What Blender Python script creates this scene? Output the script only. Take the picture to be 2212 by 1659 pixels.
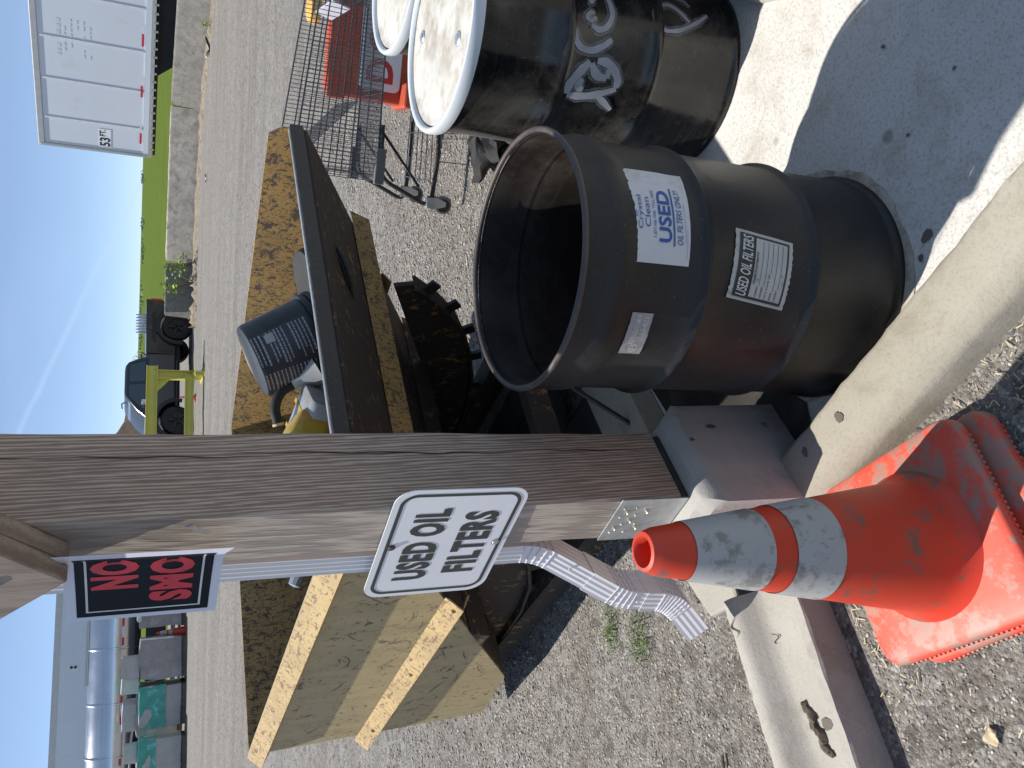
import bpy, bmesh, math, random
import numpy as np
from mathutils import Vector, Matrix
random.seed(7); rng = np.random.default_rng(11)
R = math.radians
for o in list(bpy.data.objects): bpy.data.objects.remove(o)
SC = bpy.context.scene
C = SC.collection

# ------------------------------------------------------------------ camera
CAM_H = 1.668; PITCH = R(24.36); ROLL = R(1.5)
cam_d = bpy.data.cameras.new('camera'); cam = bpy.data.objects.new('camera', cam_d); C.objects.link(cam)
cam_d.sensor_fit = 'HORIZONTAL'; cam_d.sensor_width = 36.0; cam_d.lens = 36.0*1789/2212
cam_d.clip_start = 0.02; cam_d.clip_end = 6000
r0 = Vector((1, 0, 0)); u0 = Vector((0, math.sin(PITCH), math.cos(PITCH))); fw = Vector((0, math.cos(PITCH), -math.sin(PITCH)))
cs, sn = math.cos(ROLL), math.sin(ROLL)
ax = r0*sn - u0*cs; ay = r0*cs + u0*sn; az = -fw          # the phone is held so that the picture lies on its side
cam.matrix_world = Matrix(((ax.x, ay.x, az.x, 0), (ax.y, ay.y, az.y, 0), (ax.z, ay.z, az.z, CAM_H), (0, 0, 0, 1)))
SC.camera = cam

# ------------------------------------------------------------------ world, sun, exposure
SUN = Vector((-0.447, 0.256, 0.857)).normalized()
W = bpy.data.worlds.new('World'); SC.world = W; W.use_nodes = True
nt = W.node_tree; nt.nodes.clear()
wo = nt.nodes.new('ShaderNodeOutputWorld'); bg = nt.nodes.new('ShaderNodeBackground')
sky = nt.nodes.new('ShaderNodeTexSky'); sky.sky_type = 'NISHITA'; sky.sun_disc = False
sky.sun_elevation = math.asin(SUN.z); sky.sun_rotation = math.atan2(SUN.x, SUN.y)
sky.air_density = 0.5; sky.dust_density = 0.0; sky.ozone_density = 2.0; sky.altitude = 2500
# thin cirrus and an old vapour trail, part of the sky itself
tc = nt.nodes.new('ShaderNodeTexCoord')
def wn(kind, **kw):
    n = nt.nodes.new(kind)
    for k, v in kw.items(): setattr(n, k, v)
    return n
def wmath(op, a, b=None, c=None):
    n = wn('ShaderNodeMath', operation=op)
    for i, v in enumerate((a, b, c)):
        if v is None: continue
        if isinstance(v, (int, float)): n.inputs[i].default_value = v
        else: nt.links.new(v, n.inputs[i])
    return n.outputs[0]
dotn = wn('ShaderNodeVectorMath', operation='DOT_PRODUCT'); nt.links.new(tc.outputs['Generated'], dotn.inputs[0])
TRAIL_N = Vector((0.3671, -0.0792, 0.9268)); dotn.inputs[1].default_value = TRAIL_N
wnz = wn('ShaderNodeTexNoise'); wnz.inputs['Scale'].default_value = 9; wnz.inputs['Detail'].default_value = 5
nt.links.new(tc.outputs['Generated'], wnz.inputs['Vector'])
off = wmath('MULTIPLY', wmath('SUBTRACT', wnz.outputs['Fac'], 0.5), 0.012)
dist = wmath('ABSOLUTE', wmath('ADD', dotn.outputs['Value'], off))
trail = wmath('SUBTRACT', 1.0, wmath('SMOOTH_MIN', wmath('DIVIDE', dist, 0.0042), 1.0, 0.3)); 
trail = wmath('MULTIPLY', wmath('MAXIMUM', trail, 0.0), wmath('MULTIPLY', wnz.outputs['Fac'], 0.5))
mpw = wn('ShaderNodeMapping'); mpw.inputs['Scale'].default_value = (2.2, 2.2, 9.0); mpw.inputs['Rotation'].default_value = (0.2, 0.5, 0.3)
nt.links.new(tc.outputs['Generated'], mpw.inputs['Vector'])
wn2 = wn('ShaderNodeTexNoise'); wn2.inputs['Scale'].default_value = 1.3; wn2.inputs['Detail'].default_value = 7
nt.links.new(mpw.outputs[0], wn2.inputs['Vector'])
cir = wmath('MULTIPLY', wmath('MAXIMUM', wmath('SUBTRACT', wn2.outputs['Fac'], 0.50), 0.0), 0.5)
fac = wmath('MINIMUM', wmath('ADD', wmath('ADD', cir, trail), 0.32), 0.8)      # a thin even veil of high haze as well
mixw = wn('ShaderNodeMix', data_type='RGBA'); nt.links.new(fac, mixw.inputs['Factor'])
nt.links.new(sky.outputs[0], mixw.inputs[6]); mixw.inputs[7].default_value = (4.3, 5.9, 8.1, 1)
nt.links.new(mixw.outputs[2], bg.inputs['Color']); bg.inputs['Strength'].default_value = 0.108
nt.links.new(bg.outputs[0], wo.inputs['Surface'])
sd = bpy.data.lights.new('sun', 'SUN'); sd.energy = 5.0; sd.angle = R(0.53); sd.color = (1.0, 0.955, 0.88)
sun = bpy.data.objects.new('sun', sd); C.objects.link(sun); sun.rotation_euler = SUN.to_track_quat('Z', 'Y').to_euler()
SC.view_settings.view_transform = 'Standard'; SC.view_settings.look = 'None'
SC.view_settings.exposure = 0.32; SC.view_settings.gamma = 1.0; SC.view_settings.use_curve_mapping = False
try:
    SC.cycles.max_bounces = 8; SC.cycles.diffuse_bounces = 4
except Exception: pass

# ------------------------------------------------------------------ materials
MATS = {}
class NT:
    def __init__(s, name):
        s.m = bpy.data.materials.new(name); s.m.use_nodes = True; s.t = s.m.node_tree
        s.b = s.t.nodes['Principled BSDF']; s.tc = s.t.nodes.new('ShaderNodeTexCoord'); s.co = s.tc.outputs['Object']
    def link(s, a, b): s.t.links.new(a, b)
    def node(s, k, **kw):
        n = s.t.nodes.new(k)
        for a, v in kw.items(): setattr(n, a, v)
        return n
    def math(s, op, a, b=None, c=None):
        n = s.node('ShaderNodeMath', operation=op)
        for i, v in enumerate((a, b, c)):
            if v is None: continue
            if isinstance(v, (int, float)): n.inputs[i].default_value = v
            else: s.link(v, n.inputs[i])
        return n.outputs[0]
    def vec(s, scale=(1, 1, 1), rot=(0, 0, 0), loc=(0, 0, 0)):
        n = s.node('ShaderNodeMapping'); n.inputs['Scale'].default_value = scale; n.inputs['Rotation'].default_value = rot
        n.inputs['Location'].default_value = loc; s.link(s.co, n.inputs['Vector']); return n.outputs[0]
    def noise(s, scale, detail=4, rough=0.55, dist=0.0, vec=None):
        n = s.node('ShaderNodeTexNoise'); n.inputs['Scale'].default_value = scale; n.inputs['Detail'].default_value = detail
        n.inputs['Roughness'].default_value = rough; n.inputs['Distortion'].default_value = dist
        s.link(vec if vec is not None else s.co, n.inputs['Vector']); return n.outputs['Fac']
    def vor(s, scale, feature='F1', out='Distance', vec=None, rnd=1.0):
        n = s.node('ShaderNodeTexVoronoi', feature=feature); n.inputs['Scale'].default_value = scale; n.inputs['Randomness'].default_value = rnd
        s.link(vec if vec is not None else s.co, n.inputs['Vector']); return n.outputs[out]
    def ramp(s, f, lo, hi, interp='LINEAR'):
        n = s.node('ShaderNodeMapRange', clamp=True, interpolation_type=interp)
        n.inputs['From Min'].default_value = lo; n.inputs['From Max'].default_value = hi; s.link(f, n.inputs['Value']); return n.outputs[0]
    def mix(s, f, a, b, mode='MIX'):
        n = s.node('ShaderNodeMix', data_type='RGBA', blend_type=mode)
        if isinstance(f, (int, float)): n.inputs[0].default_value = f
        else: s.link(f, n.inputs[0])
        for i, v in ((6, a), (7, b)):
            if isinstance(v, tuple): n.inputs[i].default_value = (*v, 1) if len(v) == 3 else v
            else: s.link(v, n.inputs[i])
        return n.outputs[2]
    def col(s, v):
        if isinstance(v, tuple): s.b.inputs['Base Color'].default_value = (*v, 1)
        else: s.link(v, s.b.inputs['Base Color'])
    def rough(s, v):
        if isinstance(v, (int, float)): s.b.inputs['Roughness'].default_value = v
        else: s.link(v, s.b.inputs['Roughness'])
    def metal(s, v): s.b.inputs['Metallic'].default_value = v
    def bump(s, h, strength=0.3, dist=0.01):
        n = s.node('ShaderNodeBump'); n.inputs['Strength'].default_value = strength; n.inputs['Distance'].default_value = dist
        s.link(h, n.inputs['Height']); s.link(n.outputs[0], s.b.inputs['Normal'])
def rgb(h):
    h = h.lstrip('#'); v = [int(h[i:i+2], 16)/255 for i in (0, 2, 4)]
    return tuple((c/12.92 if c < 0.04045 else ((c+0.055)/1.055)**2.4) for c in v)

def simple(name, col, rough=0.5, metal=0.0, var=0.12, scale=6.0, dirt=None, dscale=5.0, dlo=0.55, dhi=0.7, bump=0.0, bscale=60, spec=None, coat=0.0):
    if name in MATS: return MATS[name]
    n = NT(name); v = n.noise(scale, 5, 0.6)
    c = n.mix(n.ramp(v, 0.3, 0.7), tuple(x*(1-var) for x in col), tuple(min(1, x*(1+var)) for x in col))
    if dirt is not None:
        d = n.ramp(n.noise(dscale, 7, 0.68), dlo, dhi); c = n.mix(d, c, dirt)
    n.col(c); n.metal(metal)
    n.rough(n.math('ADD', n.math('MULTIPLY', v, 0.22), rough-0.11))
    if bump: n.bump(n.noise(bscale, 4), bump, 0.004)
    if spec is not None: n.b.inputs['Specular IOR Level'].default_value = spec
    if coat: n.b.inputs['Coat Weight'].default_value = coat; n.b.inputs['Coat Roughness'].default_value = 0.12
    MATS[name] = n.m; return n.m

def m_gravel():
    n = NT('gravel_ground')
    n.co = n.node('ShaderNodeNewGeometry').outputs['Position']
    big = n.noise(0.35, 5, 0.6); mid = n.noise(2.2, 6, 0.65)
    cells = n.vor(95, out='Color'); cd = n.vor(95)
    fine = n.noise(240, 3, 0.7)
    base = n.mix(n.ramp(big, 0.35, 0.65), (0.250, 0.225, 0.195), (0.270, 0.258, 0.240))
    base = n.mix(n.math('MULTIPLY', n.ramp(mid, 0.45, 0.7), 0.6), base, (0.185, 0.150, 0.115))
    sep = n.node('ShaderNodeSeparateColor'); n.link(cells, sep.inputs[0])
    st = n.ramp(sep.outputs[0], 0.15, 0.95)
    stone = n.mix(st, (0.11, 0.10, 0.095), (0.46, 0.44, 0.41))
    c = n.mix(n.ramp(sep.outputs[1], 0.35, 0.6), base, stone)
    c2 = n.vor(26, out='Color'); s2_ = n.node('ShaderNodeSeparateColor'); n.link(c2, s2_.inputs[0])
    c = n.mix(n.math('MULTIPLY', n.ramp(s2_.outputs[0], 0.72, 0.9), 0.55), c, (0.34, 0.33, 0.31))
    c = n.mix(n.math('MULTIPLY', n.ramp(s2_.outputs[1], 0.75, 0.92), 0.6), c, (0.06, 0.054, 0.048))
    tr1 = n.noise(1.0, 6, 0.7, 0.3, n.vec(scale=(0.10, 1.6, 1))) ; c = n.mix(n.math('MULTIPLY', n.ramp(tr1, 0.46, 0.62), 0.4), c, (0.125, 0.10, 0.078))
    blot_ = n.noise(7.0, 6, 0.75); c = n.mix(n.math('MULTIPLY', n.ramp(blot_, 0.52, 0.7), 0.45), c, (0.085, 0.075, 0.066))
    c = n.mix(n.math('MULTIPLY', n.ramp(fine, 0.4, 0.62), 0.35), c, (0.12, 0.105, 0.09))
    n.col(c); n.rough(0.92)
    hh = n.math('ADD', n.math('MULTIPLY', n.ramp(cd, 0.0, 0.7), -0.6), n.math('MULTIPLY', fine, 0.6))
    n.bump(hh, 0.9, 0.012); return n.m
def m_concrete(name, a, b, stain, pit=0.5, scale=1.0, stain_lo=0.56):
    n = NT(name)
    big = n.noise(3.0*scale, 6, 0.6); fine = n.noise(70*scale, 5, 0.7); pits = n.vor(120*scale)
    c = n.mix(n.ramp(big, 0.3, 0.7), a, b)
    c = n.mix(n.math('MULTIPLY', n.ramp(n.noise(5.5*scale, 8, 0.7, 0.4), stain_lo, stain_lo+0.16), 0.7), c, stain)
    sp = n.ramp(n.noise(120*scale, 5, 0.7, 0.3), 0.50, 0.66)
    c = n.mix(n.math('MULTIPLY', sp, pit), c, tuple(x*0.62 for x in stain))
    spots = n.ramp(n.vor(4.2*scale), 0.05, 0.09)
    c = n.mix(n.math('MULTIPLY', n.math('SUBTRACT', 1.0, spots), 0.55), c, (0.10, 0.085, 0.07))
    n.col(c); n.rough(0.88)
    n.bump(n.math('ADD', n.math('MULTIPLY', fine, 0.7), n.math('MULTIPLY', n.ramp(pits, 0.0, 0.25), 0.35)), 0.35, 0.006)
    return n.m
def m_wood(name, a, b, dark, along='z', freq=34.0, weathered=None):
    n = NT(name)
    sc = {'z': (1, 1, 0.055), 'x': (0.055, 1, 1), 'y': (1, 0.055, 1)}[along]
    v = n.vec(scale=sc)
    warp = n.noise(3.5, 4, 0.6, 0.0, v)
    w = n.node('ShaderNodeTexWave', wave_type='BANDS', bands_direction='DIAGONAL')
    w.inputs['Scale'].default_value = freq*0.32; w.inputs['Distortion'].default_value = 7.0; w.inputs['Detail'].default_value = 4
    w.inputs['Detail Scale'].default_value = 1.2; w.inputs['Detail Roughness'].default_value = 0.6
    n.link(v, w.inputs['Vector'])
    g = n.ramp(w.outputs['Fac'], 0.25, 0.95)
    fib = n.noise(190, 4, 0.7, 0, v)
    c = n.mix(g, a, b); c = n.mix(n.math('MULTIPLY', n.ramp(fib, 0.45, 0.7), 0.4), c, dark)
    knots = n.ramp(n.noise(5, 3, 0.5, 0, n.vec(scale=tuple(1 if q == 1 else 0.35 for q in sc))), 0.66, 0.74)
    c = n.mix(n.math('MULTIPLY', knots, 0.75), c, dark)
    c = n.mix(n.math('MULTIPLY', n.ramp(n.noise(1.7, 4, 0.6), 0.5, 0.75), 0.4), c, tuple(x*0.6 for x in dark))
    if weathered:      # the side that faces the weather has gone silver-grey
        dp = n.node('ShaderNodeVectorMath', operation='DOT_PRODUCT'); n.link(n.tc.outputs['Normal'], dp.inputs[0]); dp.inputs[1].default_value = (-.7071, -.7071, 0)
        gw = n.mix(n.math('MULTIPLY', n.ramp(fib, 0.35, 0.75), 0.45), n.mix(g, tuple(x*0.72 for x in weathered), weathered), tuple(x*0.4 for x in weathered))
        c = n.mix(n.math('MULTIPLY', n.ramp(dp.outputs['Value'], 0.5, 0.8), 0.8), c, gw)
    n.col(c); n.rough(0.82)
    n.bump(n.math('ADD', n.math('MULTIPLY', w.outputs['Fac'], 0.6), n.math('MULTIPLY', fib, 0.6)), 0.45, 0.004)
    return n.m
def m_yellow(name, paint, dark, amount, sc=1.0, streak=(1, 1, 1)):
    n = NT(name)
    v1 = n.vec(scale=(14*sc, 3*sc, 3*sc), rot=(0.5, 0.3, 0.9)); v2 = n.vec(scale=(3*sc, 13*sc, 4*sc), rot=(1.1, 0.2, 0.4))
    s1 = n.noise(2.6, 8, 0.72, 0.6, v1); s2 = n.noise(2.4, 8, 0.74, 0.8, v2); ch = n.noise(26*sc, 6, 0.7, 0.5)
    lo = 0.66-amount
    a = n.math('MAXIMUM', n.math('MAXIMUM', n.ramp(s1, lo, lo+0.05), n.ramp(s2, lo+0.01, lo+0.06)), n.ramp(ch, lo+0.02, lo+0.06))
    grime = n.ramp(n.noise(2.2*sc, 6, 0.65, 0.2, n.vec(scale=streak)), 0.42, 0.75)
    c = n.mix(n.math('MULTIPLY', grime, 0.5), paint, tuple(x*0.42 for x in paint))
    c = n.mix(a, c, dark)
    n.col(c); n.rough(n.math('ADD', n.math('MULTIPLY', a, 0.25), 0.5))
    n.bump(n.math('SUBTRACT', 1.0, a), 0.25, 0.003); return n.m
def m_drum(name, col, dust, dlo, rough, streaks=True, rust=None):
    n = NT(name)
    d1 = n.ramp(n.noise(4.0, 7, 0.7, 0.3), dlo, dlo+0.25)
    d2 = n.ramp(n.noise(3.0, 6, 0.75, 0.0, n.vec(scale=(1, 1, 22))), 0.52, 0.8)
    c = n.mix(n.math('MULTIPLY', d1, 0.6), col, dust)
    if streaks: c = n.mix(n.math('MULTIPLY', d2, 0.35), c, dust)
    sp = n.ramp(n.noise(160, 3, 0.6), 0.66, 0.72); c = n.mix(n.math('MULTIPLY', sp, 0.5), c, (0.16, 0.15, 0.14))
    if rust: c = n.mix(n.math('MULTIPLY', n.ramp(n.noise(9, 7, 0.7), 0.55, 0.72), 0.7), c, rust)
    n.col(c); n.rough(n.math('ADD', n.math('MULTIPLY', d1, 0.3), rough))
    n.bump(n.noise(7, 3), 0.06, 0.01); return n.m
def m_cone(name, col, dirt, lo):
    n = NT(name)
    d = n.ramp(n.noise(11, 8, 0.70, 0.08), lo, lo+0.07); d2 = n.ramp(n.noise(30, 7, 0.7, 0.1, n.vec(scale=(1, 1, 0.35))), lo+0.06, lo+0.12)
    fade = n.noise(2.6, 4)
    c = n.mix(n.math('MULTIPLY', n.ramp(fade, 0.3, 0.75), 0.3), col, tuple(min(1, x*0.85+0.06) for x in col))
    c = n.mix(n.math('MULTIPLY', n.math('MAXIMUM', d, d2), 0.8), c, dirt)
    n.col(c); n.rough(0.5); n.b.inputs['Subsurface Weight'].default_value = 0.06; n.b.inputs['Subsurface Radius'].default_value = (0.02, 0.006, 0.002)
    n.bump(n.noise(30, 5), 0.12, 0.004); return n.m
MT = {}
MT['gravel'] = m_gravel()
MT['slab'] = m_concrete('slab_concrete', (0.52, 0.505, 0.475), (0.60, 0.585, 0.56), (0.40, 0.36, 0.30), 0.6, 1.0, 0.5)
MT['curb'] = m_concrete('curb_concrete', (0.315, 0.285, 0.225), (0.385, 0.355, 0.295), (0.235, 0.20, 0.15), 0.25, 1.0, 0.5)
MT['trough'] = m_concrete('trough_concrete', (0.335, 0.315, 0.275), (0.40, 0.38, 0.34), (0.265, 0.24, 0.20), 0.25, 1.3, 0.55)
MT['pier'] = m_concrete('pier_concrete', (0.36, 0.345, 0.32), (0.42, 0.40, 0.37), (0.27, 0.24, 0.21), 0.15, 1.5)
MT['barrier'] = m_concrete('barrier_concrete', (0.165, 0.155, 0.14), (0.25, 0.235, 0.21), (0.105, 0.097, 0.086), 0.3, 1.1, 0.48)
MT['barrier_b'] = m_concrete('barrier_concrete_pale', (0.42, 0.375, 0.31), (0.60, 0.54, 0.455), (0.24, 0.205, 0.165), 0.35, 1.0, 0.48)
MT['wood'] = m_wood('post_wood', (0.29, 0.205, 0.150), (0.57, 0.44, 0.34), (0.14, 0.095, 0.066), 'z', 150, (0.52, 0.45, 0.375))
MT['wood_b'] = m_wood('brace_wood', (0.255, 0.19, 0.145), (0.35, 0.28, 0.225), (0.13, 0.09, 0.065))
MT['hop_in'] = m_yellow('hopper_scratched_yellow', (0.46, 0.275, 0.085), (0.095, 0.066, 0.05), 0.125, 2.8)
MT['hop_dark'] = m_yellow('hopper_oily_yellow', (0.36, 0.19, 0.045), (0.045, 0.032, 0.026), 0.22, 0.9)
MT['hop_out'] = m_yellow('hopper_faded_yellow', (0.42, 0.325, 0.165), (0.13, 0.075, 0.05), 0.075, 1.6, (1, 3, .6))
MT['hop_rib'] = m_yellow('hopper_rib_yellow', (0.50, 0.355, 0.155), (0.19, 0.11, 0.065), 0.11, 2.0)
MT['drum_a'] = m_drum('black_drum_worn', (0.0085, 0.0080, 0.0082), (0.028, 0.025, 0.024), 0.50, 0.46, True)
MT['drum_in'] = m_drum('drum_inside_oily', (0.020, 0.015, 0.0125), (0.085, 0.064, 0.048), 0.46, 0.5, True)
MT['drum_b'] = m_drum('black_drum_gloss', (0.008, 0.008, 0.0085), (0.085, 0.079, 0.07), 0.46, 0.13, True)
MT['drum_rim'] = m_drum('drum_rim_rusty', (0.05, 0.04, 0.036), (0.16, 0.125, 0.10), 0.45, 0.42, False, (0.16, 0.075, 0.04))
MT['cone_o'] = m_cone('cone_orange', (0.60, 0.038, 0.009), (0.13, 0.10, 0.08), 0.555)
MT['cone_base'] = m_cone('cone_base_faded', (0.72, 0.085, 0.045), (0.27, 0.225, 0.18), 0.50)
MT['cone_w'] = m_cone('cone_collar_white', (0.40, 0.395, 0.385), (0.20, 0.185, 0.165), 0.53)
MT['lid'] = simple('lid_white', (0.58, 0.56, 0.51), 0.45, 0, 0.10, 5, (0.30, 0.245, 0.17), 9, 0.45, 0.70)
MT['lid_ring'] = simple('lid_ring_paint', (0.60, 0.64, 0.68), 0.32, 0, 0.05, 5, (0.2, 0.19, 0.18), 12, 0.66, 0.72)
MT['spray'] = simple('spray_paint', (0.31, 0.33, 0.37), 0.45, 0, 0.18, 14)
MT['cream'] = simple('cream_drum_paint', (0.42, 0.40, 0.37), 0.3, 0.0, 0.1, 5, (0.2, 0.17, 0.13), 7, 0.58, 0.72)
MT['lip'] = m_yellow('lip_oily_black', (0.030, 0.027, 0.025), (0.075, 0.062, 0.05), 0.10, 1.6)
MT['galv'] = simple('galvanised_steel', (0.55, 0.57, 0.58), 0.38, 0.75, 0.15, 26)
MT['screw'] = simple('zinc_screw', (0.70, 0.66, 0.52), 0.3, 0.9, 0.1, 30)
MT['dark_steel'] = simple('dark_steel', (0.05, 0.048, 0.046), 0.5, 0.4, 0.25, 12, (0.12, 0.1, 0.085), 9, 0.55, 0.75)
MT['chrome'] = simple('cart_wire_zinc', (0.13, 0.13, 0.14), 0.3, 0.7, 0.15, 18)
MT['grey_plastic'] = simple('grey_plastic', (0.16, 0.165, 0.17), 0.5)
MT['pale_plastic'] = simple('pale_plastic', (0.48, 0.48, 0.55), 0.45)
MT['rubber'] = simple('black_rubber', (0.014, 0.014, 0.0145), 0.75, 0, 0.3, 9, (0.042, 0.039, 0.035), 6, 0.5, 0.75, 0.3)
MT['white_al'] = simple('downspout_white', (0.74, 0.73, 0.74), 0.32, 0, 0.04, 3)
MT['sign_w'] = simple('sign_white', (0.78, 0.785, 0.80), 0.35, 0, 0.03, 4)
MT['sign_k'] = simple('sign_charcoal', (0.045, 0.045, 0.042), 0.5, 0, 0.05)
MT['sign_plw'] = simple('sign_plastic_white', (0.66, 0.67, 0.76), 0.4, 0, 0.03)
MT['sign_plk'] = simple('sign_plastic_black', (0.008, 0.009, 0.014), 0.5, 0, 0.1, spec=0.2)
MT['sign_red'] = simple('sign_red', (0.60, 0.028, 0.045), 0.4, 0, 0.05)
MT['paper'] = simple('label_paper', (0.60, 0.60, 0.61), 0.5, 0, 0.08, 9, (0.40, 0.375, 0.35), 11, 0.55, 0.75, 0.5, 25)
MT['paper_b'] = simple('label_paper_dirty', (0.46, 0.455, 0.44), 0.55, 0, 0.12, 12, (0.10, 0.09, 0.085), 18, 0.60, 0.68)
MT['paper_g'] = simple('label_paper_grey', (0.36, 0.335, 0.315), 0.55, 0, 0.15, 14)
MT['ink_blue'] = simple('ink_blue', (0.02, 0.085, 0.33), 0.5, 0, 0.1)
MT['ink_blue_l'] = simple('ink_light_blue', (0.06, 0.14, 0.45), 0.5, 0, 0.1)
MT['ink_k'] = simple('ink_black', (0.03, 0.03, 0.032), 0.5, 0, 0.15)
MT['ink_w'] = simple('ink_white', (0.62, 0.62, 0.62), 0.5, 0, 0.1)
MT['ink_grey'] = simple('ink_grey', (0.30, 0.31, 0.33), 0.5, 0, 0.1)
MT['ink_yellow'] = simple('ink_yellow', (0.46, 0.32, 0.03), 0.4, 0, 0.3, 8, (0.35, 0.10, 0.02), 5, 0.5, 0.7)
MT['ink_red'] = simple('ink_red', (0.55, 0.03, 0.04), 0.4, 0, 0.1)
MT['ink_navy'] = simple('ink_navy', (0.012, 0.02, 0.07), 0.35)
MT['bucket'] = simple('bucket_black', (0.012, 0.012, 0.0125), 0.45, 0, 0.3, 7, (0.05, 0.047, 0.044), 6, 0.5, 0.75)
MT['bucket_lab'] = simple('bucket_label', (0.028, 0.030, 0.034), 0.42, 0, 0.2, 6)
MT['jug_clear'] = simple('jug_clear', (0.35, 0.36, 0.36), 0.2, 0, 0.2, 12)
MT['trailer'] = simple('trailer_white', (0.62, 0.66, 0.71), 0.35, 0, 0.03, 0.6, (0.5, 0.5, 0.49), 0.8, 0.6, 0.8)
MT['alu'] = simple('trailer_aluminium', (0.48, 0.47, 0.44), 0.4, 0.55, 0.1, 4)
MT['tape_red'] = simple('tape_red', (0.50, 0.02, 0.03), 0.4)
MT['tape_white'] = simple('tape_white', (0.66, 0.67, 0.70), 0.4)
MT['under'] = simple('undercarriage', (0.025, 0.022, 0.02), 0.7, 0, 0.4, 3)
MT['tank'] = simple('polished_tank', (0.62, 0.64, 0.68), 0.2, 0.95, 0.06, 1.2)
MT['truck'] = simple('truck_paint', (0.016, 0.017, 0.022), 0.25, 0.1, 0.1, 1.5, (0.035, 0.034, 0.034), 1.5, 0.5, 0.85, coat=0.5)
MT['trim'] = simple('black_trim', (0.016, 0.016, 0.017), 0.55)
MT['glass'] = simple('window_glass', (0.05, 0.075, 0.08), 0.05, 0, 0.1, 1, spec=0.8)
MT['wshield'] = simple('windshield_glass', (0.16, 0.21, 0.25), 0.08, 0, 0.1, 1, spec=0.9)
MT['tail'] = simple('tail_lamp_red', (0.38, 0.02, 0.02), 0.2)
MT['stand'] = simple('stand_yellow', (0.60, 0.55, 0.10), 0.45, 0, 0.08, 3, (0.35, 0.3, 0.08), 3, 0.6, 0.75)
MT['wrap_grey'] = simple('stretch_wrap_grey', (0.30, 0.27, 0.26), 0.28, 0, 0.2, 3, (0.42, 0.41, 0.42), 4, 0.55, 0.7, 0.6, 9)
MT['carton'] = simple('carton_pale', (0.42, 0.40, 0.38), 0.5, 0, 0.12, 4)
MT['carton_g'] = simple('carton_greenish', (0.50, 0.54, 0.47), 0.4, 0, 0.1, 4)
MT['wrap_teal'] = simple('stretch_wrap_teal', (0.05, 0.33, 0.27), 0.25, 0, 0.25, 5, (0.28, 0.55, 0.48), 5, 0.58, 0.7, 0.6, 9)
MT['wrap_clear'] = simple('stretch_wrap_clear', (0.62, 0.62, 0.64), 0.22, 0, 0.2, 5)
MT['pallet'] = simple('pallet_wood', (0.17, 0.125, 0.09), 0.85, 0, 0.25, 5)
MT['dirt'] = simple('dirt_mound', (0.105, 0.068, 0.045), 0.95, 0, 0.35, 2, (0.06, 0.04, 0.03), 4, 0.5, 0.7, 0.9, 6)
MT['barricade'] = simple('barricade_orange', (0.46, 0.075, 0.035), 0.5, 0, 0.15, 5, (0.50, 0.17, 0.08), 4, 0.5, 0.8)
MT['amber'] = simple('amber_lens', (0.72, 0.42, 0.10), 0.3, 0, 0.1)
MT['twig'] = simple('twig_bark', (0.075, 0.058, 0.045), 0.9, 0, 0.3, 40)
MT['leaf_dry'] = simple('dry_leaf', (0.33, 0.24, 0.14), 0.8, 0, 0.25, 30)
MT['straw'] = simple('dry_straw', (0.50, 0.42, 0.27), 0.8, 0, 0.25, 9)
MT['mulch'] = simple('mulch_clod', (0.10, 0.08, 0.062), 0.95, 0, 0.3, 30, bump=0.6)
MT['grass'] = simple('weed_grass', (0.105, 0.17, 0.028), 0.6, 0, 0.35, 20)
MT['weed'] = simple('weed_leaf', (0.24, 0.34, 0.04), 0.55, 0, 0.3, 6)
MT['tree_leaf'] = simple('far_leaf', (0.17, 0.24, 0.13), 0.7, 0, 0.3, 1)
MT['bark'] = simple('far_bark', (0.14, 0.11, 0.085), 0.9)
MT['litter_w'] = simple('litter_white', (0.70, 0.69, 0.66), 0.5, 0, 0.1, 8)
MT['litter_b'] = simple('litter_blue', (0.10, 0.42, 0.60), 0.4)
MT['hole'] = simple('crack_dark', (0.03, 0.027, 0.024), 0.95)
MT['stain'] = simple('oil_stain', (0.12, 0.10, 0.082), 0.75)
MT['pvc'] = simple('grey_pipe', (0.055, 0.06, 0.065), 0.5)
def m_field():
    n = NT('field_grass'); n.co = n.node('ShaderNodeNewGeometry').outputs['Position']
    c = n.mix(n.ramp(n.noise(0.22, 7, 0.7), 0.3, 0.7), (0.078, 0.108, 0.018), (0.118, 0.150, 0.028))
    c = n.mix(n.ramp(n.noise(2.5, 5, 0.7), 0.4, 0.75), c, (0.06, 0.105, 0.008))
    n.col(c); n.rough(0.95); n.b.inputs['Specular IOR Level'].default_value = 0.05; n.bump(n.noise(4, 5, 0.7), 0.5, 0.1); return n.m
MT['field'] = m_field()
def m_stone():
    n = NT('pebbles'); oi = n.node('ShaderNodeNewGeometry'); n.co = oi.outputs['Position']
    rp = oi.outputs['Random Per Island']
    c = n.mix(rp, (0.12, 0.11, 0.104), (0.52, 0.485, 0.44))
    w = n.math('FRACT', n.math('MULTIPLY', rp, 37.3))
    c = n.mix(n.ramp(w, 0.55, 0.95), c, (0.30, 0.25, 0.20)); c = n.mix(n.ramp(w, 0.93, 0.97), c, (0.58, 0.57, 0.55))
    c = n.mix(n.math('MULTIPLY', n.noise(300, 2), 0.4), c, (0.2, 0.18, 0.16))
    n.col(c); n.rough(0.85); return n.m
MT['pebble'] = m_stone()

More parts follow.
